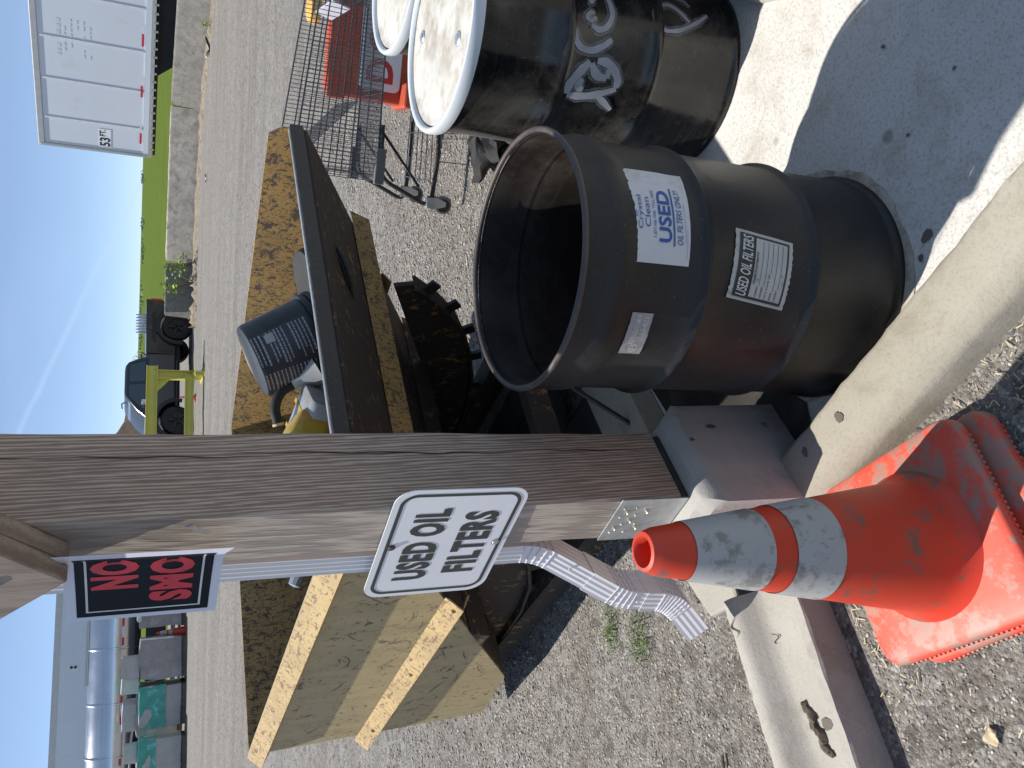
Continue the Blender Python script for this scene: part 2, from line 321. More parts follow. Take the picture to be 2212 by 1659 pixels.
# ------------------------------------------------------------------ object helpers
WM = {}
def tag(o, label=None, cat=None, group=None, kind=None):
    for k, v in (('label', label), ('category', cat), ('group', group), ('kind', kind)):
        if v: o[k] = v
    return o
def thing(name, label, cat, loc=(0, 0, 0), rz=0.0, group=None):
    o = bpy.data.objects.new(name, None); C.objects.link(o); o.empty_display_size = 0.1
    o.location = loc; o.rotation_euler = (0, 0, rz)
    WM[o.name] = Matrix.Translation(loc) @ Matrix.Rotation(rz, 4, 'Z')
    return tag(o, label, cat, group)
def perp(d):
    d = Vector(d).normalized(); a = Vector((0, 0, 1)) if abs(d.z) < 0.9 else Vector((1, 0, 0))
    u = d.cross(a).normalized(); return u, d.cross(u).normalized()
class MB:
    def __init__(s): s.v = []; s.f = []
    def add(s, vs, fs):
        b = len(s.v); s.v += [tuple(p) for p in vs]; s.f += [tuple(b+i for i in f) for f in fs]; return s
    def box(s, c, d, M=None):
        x, y, z = d[0]/2, d[1]/2, d[2]/2
        vs = [Vector((sx*x, sy*y, sz*z)) for sx in (-1, 1) for sy in (-1, 1) for sz in (-1, 1)]
        if M is not None: vs = [M @ q for q in vs]
        vs = [q+Vector(c) for q in vs]
        return s.add(vs, [(0, 1, 3, 2), (4, 6, 7, 5), (0, 4, 5, 1), (2, 3, 7, 6), (0, 2, 6, 4), (1, 5, 7, 3)])
    def hexa(s, p): return s.add(p, [(0, 3, 2, 1), (4, 5, 6, 7), (0, 1, 5, 4), (1, 2, 6, 5), (2, 3, 7, 6), (3, 0, 4, 7)])   # p: four below, four above
    def bar(s, a, b, w, h, up=(0, 0, 1)):
        a, b = Vector(a), Vector(b); d = (b-a).normalized(); x = d.cross(Vector(up)).normalized(); y = x.cross(d).normalized()
        c = [(-1, -1), (1, -1), (1, 1), (-1, 1)]
        return s.hexa([a+x*i*w/2+y*j*h/2 for i, j in c]+[b+x*i*w/2+y*j*h/2 for i, j in c])
    def prism(s, poly, f0, f1):                       # poly 2-D, f0/f1 map to the two end caps
        n = len(poly); vs = [f0(*p) for p in poly]+[f1(*p) for p in poly]
        fs = [tuple(range(n))[::-1], tuple(range(n, 2*n))]+[(i, (i+1) % n, n+(i+1) % n, n+i) for i in range(n)]
        return s.add(vs, fs)
    def tube(s, pts, r, n=8, closed=False, cap=True):
        pts = [Vector(p) for p in pts]; m = len(pts); rr = r if isinstance(r, (list, tuple)) else [r]*m; vs = []; pu = None
        for i, p in enumerate(pts):
            if closed: d = pts[(i+1) % m]-pts[i-1]
            else: d = pts[min(i+1, m-1)]-pts[max(i-1, 0)]
            if pu is None: u, w = perp(d)
            else:
                dn = d.normalized(); u = (pu-dn*pu.dot(dn)); u = u.normalized() if u.length > 1e-6 else perp(d)[0]; w = dn.cross(u)
            pu = u
            vs += [p+(u*math.cos(2*math.pi*k/n)+w*math.sin(2*math.pi*k/n))*rr[i] for k in range(n)]
        fs = []
        for i in range(m if closed else m-1):
            j = (i+1) % m
            fs += [(i*n+k, i*n+(k+1) % n, j*n+(k+1) % n, j*n+k) for k in range(n)]
        if cap and not closed: fs += [tuple(range(n))[::-1], tuple(range((m-1)*n, m*n))]
        return s.add(vs, fs)
    def lathe(s, prof, n=48, c=(0, 0, 0), a0=0.0, a1=2*math.pi, M=None, closed=False):
        full = abs(a1-a0-2*math.pi) < 1e-6; m = n if full else n+1; vs = []
        for k in range(m):
            a = a0+(a1-a0)*k/n; ca, sa = math.cos(a), math.sin(a)
            for r, z in prof:
                q = Vector((r*ca, r*sa, z)); q = M @ q if M is not None else q; vs.append(q+Vector(c))
        L = len(prof); fs = []
        for k in range(n):
            j = (k+1) % m
            for i in range(L if closed else L-1):
                i2 = (i+1) % L
                if prof[i][0] < 1e-7 and prof[i2][0] < 1e-7: continue
                if prof[i][0] < 1e-7: fs.append((k*L+i, j*L+i2, k*L+i2))
                elif prof[i2][0] < 1e-7: fs.append((k*L+i, j*L+i, k*L+i2))
                else: fs.append((k*L+i, j*L+i, j*L+i2, k*L+i2))
        return s.add(vs, fs)
    def grid(s, f, nu, nv, closed_u=False):
        vs = [f(i/nu, j/nv) for i in range(nu+1) for j in range(nv+1)]
        return s.add(vs, [(i*(nv+1)+j, (i+1)*(nv+1)+j, (i+1)*(nv+1)+j+1, i*(nv+1)+j+1) for i in range(nu) for j in range(nv)])
    def build(s, name, mat, parent=None, world=True, smooth=None, bevel=0.0, seg=2, solid=0.0, fix=True):
        me = bpy.data.meshes.new(name)
        vs = s.v
        if parent is not None and world:
            inv = WM[parent.name].inverted(); vs = [tuple(inv @ Vector(p)) for p in vs]
        me.from_pydata([tuple(p) for p in vs], [], s.f)
        if fix:
            bm = bmesh.new(); bm.from_mesh(me); bmesh.ops.remove_doubles(bm, verts=bm.verts, dist=1e-6)
            bmesh.ops.recalc_face_normals(bm, faces=bm.faces); bm.to_mesh(me); bm.free()
        o = bpy.data.objects.new(name, me); C.objects.link(o)
        me.materials.append(MT[mat] if isinstance(mat, str) else mat)
        if smooth is not None:
            me.polygons.foreach_set('use_smooth', [True]*len(me.polygons)); me.set_sharp_from_angle(angle=R(smooth))
        if solid:
            md = o.modifiers.new('solid', 'SOLIDIFY'); md.thickness = solid; md.offset = 0
        if bevel:
            md = o.modifiers.new('bevel', 'BEVEL'); md.width = bevel; md.segments = seg; md.limit_method = 'ANGLE'; md.angle_limit = R(40)
        if parent is not None:
            o.parent = parent; WM[o.name] = WM[parent.name]
        else: WM[o.name] = Matrix()
        return o
def copy_tree(o, parent=None, loc=None, rz=None):
    c = o.copy(); C.objects.link(c)
    if parent is not None: c.parent = parent
    if loc is not None: c.location = loc
    if rz is not None: c.rotation_euler = (0, 0, rz)
    if o.type == 'EMPTY': WM[c.name] = Matrix.Translation(c.location) @ Matrix.Rotation(c.rotation_euler.z, 4, 'Z')
    else: WM[c.name] = WM[o.name]
    for ch in list(o.children): copy_tree(ch, c)
    return c
def text_geo(txt, size=1.0, bold=0.0, sx=1.0, shear=0.0, spacing=1.0, align='LEFT'):
    cu = bpy.data.curves.new('tmp_text', 'FONT'); cu.body = txt; cu.size = size; cu.offset = bold; cu.shear = shear; cu.space_character = spacing
    cu.align_x = align; cu.resolution_u = 3; cu.fill_mode = 'FRONT'
    ob = bpy.data.objects.new('tmp_text', cu); C.objects.link(ob)
    dg = bpy.context.evaluated_depsgraph_get(); me = bpy.data.meshes.new_from_object(ob.evaluated_get(dg))
    vs = [(v.co.x*sx, v.co.y) for v in me.vertices]; fs = [tuple(p.vertices) for p in me.polygons]
    bpy.data.objects.remove(ob); bpy.data.curves.remove(cu); bpy.data.meshes.remove(me)
    return vs, fs
def text_fit(txt, x0, x1, y0, y1, bold=0.0, shear=0.0, spacing=1.0):
    vs, fs = text_geo(txt, 1.0, bold, 1.0, shear, spacing)
    xs = [v[0] for v in vs]; ys = [v[1] for v in vs]; ax_, bx_, ay_, by_ = min(xs), max(xs), min(ys), max(ys)
    return [(x0+(x-ax_)/(bx_-ax_)*(x1-x0), y0+(y-ay_)/(by_-ay_)*(y1-y0)) for x, y in vs], fs
def put(mb, geo, f): mb.add([f(*p) for p in geo[0]], geo[1]); return mb
def rect(mb, x0, x1, y0, y1, f, nx=1, ny=1):
    return mb.grid(lambda u, v: f(x0+(x1-x0)*u, y0+(y1-y0)*v), nx, ny)
def rrect(x0, x1, y0, y1, r, n=5):
    p = []
    for cx, cy, a in ((x1-r, y0+r, -90), (x1-r, y1-r, 0), (x0+r, y1-r, 90), (x0+r, y0+r, 180)):
        p += [(cx+r*math.cos(R(a+90*k/n)), cy+r*math.sin(R(a+90*k/n))) for k in range(n+1)]
    return p
def arc(pts, r=0.05, n=5):                             # polyline with rounded corners
    pts = [Vector(p) for p in pts]; out = [pts[0]]
    for a, b, c in zip(pts, pts[1:], pts[2:]):
        k = min(r, (a-b).length*0.48, (c-b).length*0.48); p, q = b+(a-b).normalized()*k, b+(c-b).normalized()*k
        out += [(p*(1-t)**2+b*2*t*(1-t)+q*t*t) for t in [i/n for i in range(n+1)]]
    return out+[pts[-1]]
def sstep(a, b, x): t = max(0.0, min(1.0, (x-a)/(b-a))); return t*t*(3-2*t)
def gz(x, y): return -0.012+0.162*sstep(2.5, 21.0, y)

# ================================================================== SETTING
S2 = math.sqrt(0.5)
def LM(l, m, z=0.0): return Vector(((l+m)*S2, (m-l)*S2, z))
# ground: one gravel sheet, finer near the viewer
def axis_pts(lo, hi, near_lo, near_hi, fine, growth=1.18):
    a = list(np.arange(near_lo, near_hi, fine)); st = fine; x = near_hi
    while x < hi: a.append(x); st *= growth; x += st
    st = fine; x = near_lo-fine; b = []
    while x > lo: b.append(x); st *= growth; x -= st
    return np.array(sorted(b+[lo]+a+[hi]))
xs = axis_pts(-70, 70, -2.6, 2.6, 0.035); ys = axis_pts(-12, 75, 0.6, 5.5, 0.035)
def lump(x, y): return 0.004*math.sin(5.1*x+1.7*y)+0.004*math.sin(3.3*y-4.7*x+1)+0.003*math.sin(11*x+2)*math.sin(9*y)
gv = [(x, y, gz(x, y)+lump(x, y)-0.004) for x in xs for y in ys]; ny = len(ys)
gf = [(i*ny+j, (i+1)*ny+j, (i+1)*ny+j+1, i*ny+j+1) for i in range(len(xs)-1) for j in range(ny-1)]
mb = MB(); mb.v = gv; mb.f = gf
tag(mb.build('gravel_ground', 'gravel', smooth=60, fix=False), kind='structure')
# far grass field to the horizon, starting behind the barriers
mb = MB()
fx = np.concatenate([np.linspace(-2500, -60, 12), np.linspace(-55, 60, 60), np.linspace(66, 2500, 12)])
fy = np.concatenate([np.linspace(37, 70, 24), np.geomspace(74, 4000, 26)])
fv = [(x, y, -0.06+0.30*sstep(37, 41, y)+0.03*math.sin(x*0.35+y*0.2)+0.35*sstep(60, 500, y)) for x in fx for y in fy]; n2 = len(fy)
mb.v = fv; mb.f = [(i*n2+j, (i+1)*n2+j, (i+1)*n2+j+1, i*n2+j+1) for i in range(len(fx)-1) for j in range(n2-1)]
tag(mb.build('grass_field', 'field', smooth=60, fix=False), kind='structure')

# concrete pad
mb = MB(); nl, nm = 40, 24
mb.grid(lambda u, v: LM(-1.76+3.9*u, 1.08+1.5*v, 0.0025*math.sin(7*u)*math.sin(9*v)), nl, nm)
mb.add([LM(-1.76, 1.08, 0), LM(-1.76, 2.58, 0), LM(-1.76, 2.58, -.1), LM(-1.76, 1.08, -.1)], [(0, 1, 2, 3)])
mb.add([LM(-1.76, 2.58, 0), LM(2.14, 2.58, 0), LM(2.14, 2.58, -.1), LM(-1.76, 2.58, -.1)], [(0, 1, 2, 3)])
tag(mb.build('concrete_pad', 'slab', smooth=40), kind='structure')
def jit(a, s): return (random.random()-0.5)*2*s
def curb_run(mb, prof, f, n, amp=0.002):
    k = len(prof); rows = []
    for i in range(n+1):
        for j, (p, z) in enumerate(prof):
            a = amp*(math.sin(i*1.7+j*2.1)+math.sin(i*0.61+j))
            rows.append(f(i/n, p+a*0.6+jit(0, amp*0.5), z+a*0.5))
    mb.add(rows, [(i*k+j, (i+1)*k+j, (i+1)*k+j+1, i*k+j+1) for i in range(n) for j in range(k-1)])
    mb.add([rows[j] for j in range(k)], [tuple(range(k))]); mb.add([rows[n*k+j] for j in range(k)], [tuple(range(k))[::-1]])
mb = MB()
curb_run(mb, [(.925, -.08), (.925, .052), (.935, .070), (.962, .092), (.975, .097), (1.02, .101), (1.072, .100), (1.086, .094), (1.092, .082), (1.092, -.08)], lambda u, p, z: LM(-1.349+2.9*u, p, z), 110)
cu1 = tag(mb.build('concrete_curb', 'curb', smooth=50), 'long tan concrete kerb running from the painted pier towards the viewer', 'kerb', 'kerbs round the drum pad')
# back kerb
mb = MB()
curb_run(mb, [(-2.00, -.08), (-2.00, .095), (-1.985, .105), (-1.785, .105), (-1.768, .092), (-1.765, -.08)], lambda u, p, z: LM(p, 1.40+1.9*u, z), 40, 0.003)
tag(mb.build('concrete_curb', 'curb', smooth=50), 'short broken concrete kerb half hidden behind the timber post', 'kerb', 'kerbs round the drum pad')
# drip stains: oil spots lie on the kerbs and the pad as thin films
def blot(name, c, r, z, par, fx=1.0, ang=0.0, seed=1):
    rd = random.Random(seed); m = MB(); n = 26; pts = []
    ph = [rd.random()*6.3 for _ in range(4)]
    for i in range(n):
        a = 2*math.pi*i/n; q = r*(1+0.12*math.sin(2*a+ph[0])+0.09*math.sin(3*a+ph[1])+0.06*math.sin(7*a+ph[2]))
        x, y = q*math.cos(a)*fx, q*math.sin(a)
        pts.append((c[0]+x*math.cos(ang)-y*math.sin(ang), c[1]+x*math.sin(ang)+y*math.cos(ang), z))
    m.add(pts, [tuple(range(n))]); return m.build(name, 'stain', par)
blot('oil_stain', (-0.06, 1.515), 0.012, 0.1032, cu1, 1.2, 0.4, 2)
blot('oil_stain', (-0.155, 1.625), 0.010, 0.1032, cu1, 1.2, 0.4, 3)

pad = bpy.data.objects['concrete_pad']
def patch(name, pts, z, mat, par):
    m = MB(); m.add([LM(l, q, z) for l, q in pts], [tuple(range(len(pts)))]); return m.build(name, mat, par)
patch('painted_shade', [(-1.70, 1.12), (-1.28, 1.12), (-1.24, 1.2), (-1.30, 1.35), (-1.27, 1.5), (-1.34, 1.62), (-1.42, 1.75), (-1.5, 1.9), (-1.6, 2.0), (-1.72, 2.1), (-1.755, 1.8)], .0042, simple('painted_shade', (.018, .015, .013), .5, 0, .3, 8, (.05, .042, .036), 9, .5, .7), pad)  # deep shade between pier and drum, painted as a near-black film on the pad
for (x, y, r_, sd__) in ((.37, 1.36, .013, 9), (.32, 1.375, .007, 10), (.62, 1.42, .004, 8), (.86, 1.50, .005, 11), (.74, 1.30, .004, 12)): blot('oil_stain', (x, y), r_, .0042, pad, 1.3, sd__, sd__)
rd = random.Random(31); n = 72; ri_, ro_ = [], []          # rusty ring where the open drum has been dragged about
for i in range(n):
    a = 2*math.pi*i/n; k = .309+.006*math.sin(3*a+1)+.005*math.sin(7*a)+rd.uniform(-.004, .004)+.012*max(0, math.cos(a+.9))**3
    ri_.append((.281+.27*math.cos(a), 1.712+.27*math.sin(a), .0040)); ro_.append((.281+k*math.cos(a), 1.712+k*math.sin(a), .0040))
MB().add(ri_+ro_, [(i, (i+1) % n, n+(i+1) % n, n+i) for i in range(n)]).build('rust_ring', simple('rust_ring', (.43, .385, .32), .88, 0, .2, 20, (.24, .185, .135), 22, .46, .66), pad)
# ------------------------------------------------------------------ pier, post, brace, bracket
pier = thing('concrete_pier', 'square concrete pier with chipped top carrying the timber post', 'pier', LM(-1.49, 1.12, 0))
def pier_pt(l, m, z): return LM(l, m, z)
mb = MB()
l0, l1, m0, m1 = -1.67, -1.349, 0.965, 1.285
ring = lambda i, z: [LM(l0+i, m0+i, z), LM(l1-i, m0+i, z), LM(l1-i, m1-i, z), LM(l0+i, m1-i, z)]
zz = [(-.006, -.08), (0, .33), (0.004, .352), (.028, .379), (.04, .382)]
nseg = 14
def pring(ins, z):
    out = []
    cs_ = [(l0+ins, m0+ins), (l1-ins, m0+ins), (l1-ins, m1-ins), (l0+ins, m1-ins)]
    for k in range(4):
        a, b = cs_[k], cs_[(k+1) % 4]
        for i in range(nseg):
            t = i/nseg; j = 0.003 if 0.3 < z < .381 else 0.0008
            out.append(LM(a[0]+(b[0]-a[0])*t+jit(0, j), a[1]+(b[1]-a[1])*t+jit(0, j), z+jit(0, j*0.7)))
    return out
rows = [pring(*q) for q in zz]; k = 4*nseg
mb.add([p for r_ in rows for p in r_], [(i*k+j, i*k+(j+1) % k, (i+1)*k+(j+1) % k, (i+1)*k+j) for i in range(len(zz)-1) for j in range(k)]+[tuple(range((len(zz)-1)*k, len(zz)*k))])
mb.build('pier_block', 'pier', pier, smooth=35)
def vface(l, m, z): return LM(l, m, z)
for (mm, zq, r_, sx_) in ((1.205, .262, .007, 2.2), (1.16, .345, .006, 1.0)):
    m = MB(); n = 18; m.add([LM(l1+.0035, mm+r_*math.cos(2*math.pi*i/n)*(1+.2*math.sin(3*i)), zq+r_*sx_*math.sin(2*math.pi*i/n)) for i in range(n)], [tuple(range(n))]); m.build('oil_stain', 'stain', pier)
post = thing('timber_post', 'thick weathered timber post standing on the concrete pier', 'post', LM(-1.50, 1.14, .4))
PL0, PL1, PM0, PM1 = -1.585, -1.42, 1.03, 1.25
mb = MB(); nz = 60
def post_ring(z):
    b = 0.006; pr = []
    for (l, m, dl, dm) in ((PL0, PM0, 1, 1), (PL1, PM0, -1, 1), (PL1, PM1, -1, -1), (PL0, PM1, 1, -1)):
        pr += [(l+dl*b, m), (l, m+dm*b)] if dl*dm < 0 else [(l, m+dm*b), (l+dl*b, m)]
    w = 0.0012*math.sin(z*7)+0.0008*math.sin(z*19+1)
    return [LM(l+w, m+w*0.7, z) for l, m in pr]
rows = [post_ring(.402+2.6*i/nz) for i in range(nz+1)]
mb.add([p for r_ in rows for p in r_], [(i*8+j, i*8+(j+1) % 8, (i+1)*8+(j+1) % 8, (i+1)*8+j) for i in range(nz) for j in range(8)]+[tuple(range(8))[::-1], tuple(range(nz*8, nz*8+8))])
mb.build('timber', 'wood', post, smooth=35)
# drying checks: long thin splits in the right-hand face
mb = MB()
for (z0, z1, mm) in ((.46, .78, 1.185), (.80, 1.22, 1.181), (1.02, 1.50, 1.186), (1.40, 1.86, 1.178), (1.8, 2.4, 1.18)):
    n = 14; pts = [(z0+(z1-z0)*i/n, mm+0.0022*math.sin(i*1.3+z0*9)+0.004*(i/n)) for i in range(n+1)]
    w = [0.0014*math.sin(math.pi*i/n)+0.0002 for i in range(n+1)]
    mb.add([LM(PL1+.0022, q-w[i], z) for i, (z, q) in enumerate(pts)]+[LM(PL1+.0022, q+w[i], z) for i, (z, q) in enumerate(pts)], [(i, i+1, n+2+i, n+1+i) for i in range(n)])
mb.build('split', 'hole', post)
# steel post base: shoe, side plate with screws
br = thing('post_bracket', 'galvanised steel post base with screws at the foot of the timber post', 'bracket', LM(-1.50, 1.14, .385))
MB().hexa([LM(PL0-.002, PM0-.002, .384), LM(PL1+.004, PM0-.002, .384), LM(PL1+.004, PM1-.02, .384), LM(PL0-.002, PM1-.02, .384),
           LM(PL0-.002, PM0-.002, .4005), LM(PL1+.004, PM0-.002, .4005), LM(PL1+.004, PM1-.02, .4005), LM(PL0-.002, PM1-.02, .4005)]).build('shoe_plate', 'dark_steel', br)
MB().hexa([LM(PL0+.0, PM0-.006, .386), LM(PL1+.004, PM0-.006, .386), LM(PL1+.004, PM0-.0025, .386), LM(PL0, PM0-.0025, .386),
           LM(PL0+.0, PM0-.006, .580), LM(PL1+.004, PM0-.006, .580), LM(PL1+.004, PM0-.0025, .580), LM(PL0, PM0-.0025, .580)]).build('side_plate', 'galv', br)
nRm = Matrix.Rotation(0, 4, 'Z')
def face_frame(n):          # local z -> direction n
    return Vector(n).to_track_quat('Z', 'Y').to_matrix()
NLv = Vector((-S2, -S2, 0)); TV = Vector((-S2, S2, 0)); TRV = Vector((S2, S2, 0))
for (tl, z) in ((.045, .545), (.045, .487), (.082, .52), (.112, .552), (.112, .49)):
    c = LM(PL1-tl, PM0-.0065, z)
    MB().lathe([(0, .007), (.0045, .007), (.0052, .005), (.0052, .001), (.0085, 0.001), (.0085, 0), (0, 0)], 6, c, M=face_frame(NLv)).build('screw', 'screw', br)
for (tl, z) in ((.03, .56), (.03, .525), (.06, .515), (.066, .558), (.097, .5), (.097, .54), (.13, .52), (.13, .56)):
    c = LM(PL1-tl, PM0-.0062, z)
    MB().lathe([(0, .0035), (.003, .0033), (.004, 0)], 8, c, M=face_frame(NLv)).build('rivet', 'galv', br)
# knee brace of two planks along the left face
brace = thing('knee_brace', 'two-ply timber knee brace bolted to the top of the post', 'brace', LM(-1.50, 1.0, 1.8))
a0, zb, wid = .068, 1.775, .20
def brace_poly(o0, o1):
    d = Vector((0, 0, 0))
    q = [(a0, zb), (a0-.62, zb+.62), (a0-.62+wid*S2, zb+.62+wid*S2), (a0+wid*S2, zb+wid*S2)]
    f = lambda o: (lambda a, z: LM(PL1-a, PM0-o, z))
    return MB().prism(q, f(o0), f(o1))
brace_poly(.001, .043).build('plank', 'wood_b', brace, bevel=.004)
brace_poly(.0445, .086).build('plank', 'wood_b', brace, bevel=.004)
MB().lathe([(0, .008), (.010, .007), (.015, .003), (.016, 0), (0, 0)], 18, LM(PL1-.07, PM0-.086, 1.915), M=face_frame(NLv)).build('bolt_head', 'galv', brace, smooth=50)

# ------------------------------------------------------------------ signs
sg = thing('used_oil_filters_sign', 'white metal sign reading USED OIL FILTERS screwed to the post', 'sign', LM(-1.56, 1.02, 1.0))
def sgf(off): return lambda a, z: LM(PL1-a, PM0-.004-off-0.010*a, z)
sx0, sx1, sz0, sz1 = -.068, .348, .848, 1.162
tilt = lambda a, z: z+0.03*(a-.14)*0.0
outl = rrect(sx0, sx1, sz0, sz1, .045, 8)
n = len(outl)
mb = MB(); f0 = sgf(0.0); f1 = sgf(.0025); mb.prism(outl, f0, f1); mb.build('sign_plate', 'sign_w', sg)
def ring_strip(o_out, o_in, fmap):
    k = len(o_out); m = MB(); m.add([fmap(*p) for p in o_out]+[fmap(*p) for p in o_in], [(i, (i+1) % k, k+(i+1) % k, k+i) for i in range(k)]); return m
fi = sgf(.0034)
ring_strip(rrect(sx0+.014, sx1-.014, sz0+.014, sz1-.014, .036, 8), rrect(sx0+.0225, sx1-.0225, sz0+.0225, sz1-.0225, .029, 8), fi).build('border', 'sign_k', sg)
# text runs left to right as seen = decreasing a
def sgt(x, z): return fi(sx1-x, z)
wS = sx1-sx0
put(MB(), text_fit('USED OIL', .070, .350, 1.020, 1.104, .05, 0, 1.12), sgt).build('lettering', 'sign_k', sg)
put(MB(), text_fit('FILTERS', .090, .335, .900, .984, .05, 0, 1.12), sgt).build('lettering', 'sign_k', sg)
for zc in (1.133, .877):
    MB().lathe([(0, .004), (.006, .004), (.007, .001), (.0105, .001), (.0105, 0), (0, 0)], 14, fi(.138, zc), M=face_frame(NLv)).build('screw', 'galv' if zc < 1 else 'drum_rim', sg)
# no smoking sign: thin plastic, right-hand edge curled towards the viewer
ns = thing('no_smoking_sign', 'black plastic no smoking sign with red letters and a curled right edge', 'sign', LM(-1.53, .98, 1.65))
NW = .150; TS = Vector((-.87, .493, 0)); NS = Vector((-.493, -.87, 0))
fold = LM(PL1-.062, PM0-.050, 0); strip = Vector((.022, -.050, 0))
def nsf(off):
    def f(x, z):            # x: 0 at the left edge, NW at the fold, beyond it the curled strip
        zt = z+0.012*(x/NW)*((z-1.52)/.27-0.5)
        if x <= NW:
            base = fold+TS*(NW-x)+NS*(-.004*math.sin(math.pi*x/NW)+off); return Vector((base.x, base.y, zt))
        k = (x-NW)/.05; base = fold+strip*k+Vector((strip.y, -strip.x, 0)).normalized()*-off
        flare = 1+0.09*k
        return Vector((base.x, base.y, 1.645+(zt-1.645)*flare))
    return f
nz0, nz1 = 1.508, 1.782
def nsheet(x0, x1, z0, z1, off):
    m = MB(); xsn = sorted(set([x0, x1]+[x for x in np.linspace(0, NW, 11) if x0 < x < x1]+([NW] if x0 < NW < x1 else []))); f = nsf(off)
    zs_ = np.linspace(z0, z1, 5)
    m.add([f(x, z) for x in xsn for z in zs_], [(i*5+j, (i+1)*5+j, (i+1)*5+j+1, i*5+j+1) for i in range(len(xsn)-1) for j in range(4)]); return m
nsheet(0, NW+.05, nz0, nz1, 0).build('plastic_sheet', 'sign_plw', ns)
nsheet(.010, NW+.036, nz0+.017, nz1-.019, .0011).build('black_panel', 'sign_plk', ns)
bz0, bz1, bx0, bx1, bw = nz0+.033, nz1-.035, .0205, NW+.026, .0040
mb = MB()
for (xa, xb, za, zb_) in ((bx0, bx1, bz0, bz0+bw), (bx0, bx1, bz1-bw, bz1), (bx0, bx0+bw*.7, bz0, bz1), (bx1-bw*2, bx1, bz0, bz1)):
    q = nsheet(xa, xb, za, zb_, .0019); mb.add(q.v, q.f)
mb.build('border', 'ink_w', ns)
fN = nsf(.0022)
put(MB(), text_fit('NO', .076, .152, 1.655, 1.738, .055, 0, 1.12), fN).build('lettering', 'sign_red', ns)
put(MB(), text_fit('SMO', .038, .152, 1.558, 1.637, .055, 0, 1.12), fN).build('lettering', 'sign_red', ns)
put(MB(), text_fit('G', NW+.004, NW+.022, 1.562, 1.642, .05), fN).build('lettering', 'sign_red', ns)
mb = MB()                 # paper tag dangling between sign and post
pt = lambda a, z: LM(PL1-a, PM0-.02, z)
mb.add([pt(.035, 1.535), pt(.02, 1.56), pt(.0, 1.575), pt(-.006, 1.565), pt(.012, 1.55), pt(.022, 1.528)], [(0, 1, 4, 5), (1, 2, 3, 4)])
mb.build('torn_tag', 'paper_g', ns, solid=.0006)

# ------------------------------------------------------------------ downspout
dsp = thing('downspout', 'white ribbed aluminium rainwater downspout behind the timber post', 'downspout', (-.44, 1.93, 0))
def rect_pipe(path, w, d, side, ribs=True):
    path = [Vector(p) for p in path]; m = MB(); side = Vector(side).normalized(); k = 0; rings = []
    for i, p in enumerate(path):
        t = (path[min(i+1, len(path)-1)]-path[max(i-1, 0)]).normalized(); b = t.cross(side).normalized(); 
        prof = []
        nr = 4
        for e in range(4):
            for j in range(nr*2):
                q = j/(nr*2); rib = -0.0013 if (j % 2 and ribs) else 0
                if e == 0: prof.append((-w/2+w*q, -d/2-rib))
                elif e == 1: prof.append((w/2+rib, -d/2+d*q))
                elif e == 2: prof.append((w/2-w*q, d/2+rib))
                else: prof.append((-w/2-rib, d/2-d*q))
        rings.append([p+side*x+b*y for x, y in prof])
    n = len(rings[0]); m.add([q for r_ in rings for q in r_], [(i*n+j, i*n+(j+1) % n, (i+1)*n+(j+1) % n, (i+1)*n+j) for i in range(len(path)-1) for j in range(n)]); return m
sd_ = (0.55, 0.83, 0)
p0, p1 = Vector((-.415, 1.955, 2.9)), Vector((-.415, 1.955, .80)); 
rect_pipe([p0, p1], .072, .052, sd_).build('straight_pipe', 'white_al', dsp, solid=.0015)
def elbow(a, b, c, n=5, r=.05):
    pts = arc([a, b, c], r, n); out = []
    for i, p in enumerate(pts): out.append(p)
    return out
e1p = elbow((-.415, 1.955, .835), (-.415, 1.955, .715), (-.510, 1.955, .540))
rect_pipe(e1p, .078, .058, sd_).build('elbow', 'white_al', dsp, solid=.0015)
e2p = elbow((-.498, 1.955, .562), (-.556, 1.955, .455), (-.568, 1.955, .365))
rect_pipe(e2p, .083, .063, sd_).build('elbow', 'white_al', dsp, solid=.0015)
e3p = elbow((-.566, 1.955, .385), (-.575, 1.955, .290), (-.672, 1.945, .205), 8, .07)
rect_pipe(e3p, .088, .068, sd_).build('elbow', 'white_al', dsp, solid=.0015)
# crimp rings round the bends
for pts in (e1p[1:7:1], e2p[1:7:1], e3p[1:10:1]):
    for i in range(len(pts)-1):
        a, b = Vector(pts[i]), Vector(pts[i+1]); t = (b-a).normalized(); c = (a+b)/2; sv = Vector(sd_).normalized(); bb = t.cross(sv).normalized()
        w, d = (.092, .072) if pts is not e1p[1:7] else (.084, .064)
        w = .081 if c.z > .6 else (.086 if c.z > .40 else .091); d = w-.02
        MB().tube([c+sv*x+bb*y for x, y in rrect(-w/2, w/2, -d/2, d/2, .006, 2)], .0018, 6, True).build('crimp_ring', 'white_al', dsp, smooth=60)
for p in ((-.482, 1.915, .62), (-.585, 1.91, .41)):
    MB().lathe([(0, .004), (.004, .003), (.005, 0)], 8, p, M=face_frame((-.8, -.55, .2))).build('screw', 'galv', dsp)
# concrete splash block
mb = MB(); sp = thing('splash_block', 'small rough concrete splash block under the downspout mouth', 'block', (-.60, 2.02, 0))
q = [(-.70, 2.05), (-.62, 1.92), (-.50, 1.98), (-.47, 2.16), (-.60, 2.20)]
mb.prism(q, lambda x, y: Vector((x, y, -.04)), lambda x, y: Vector((x, y, .055)))
mb.build('block', 'trough', sp, bevel=.012)
MB().tube([(-.74, 1.80, .02), (-.55, 1.93, .03), (-.38, 2.05, .03)], .035, 14).build('pipe_stub', 'pvc', sp, smooth=50)
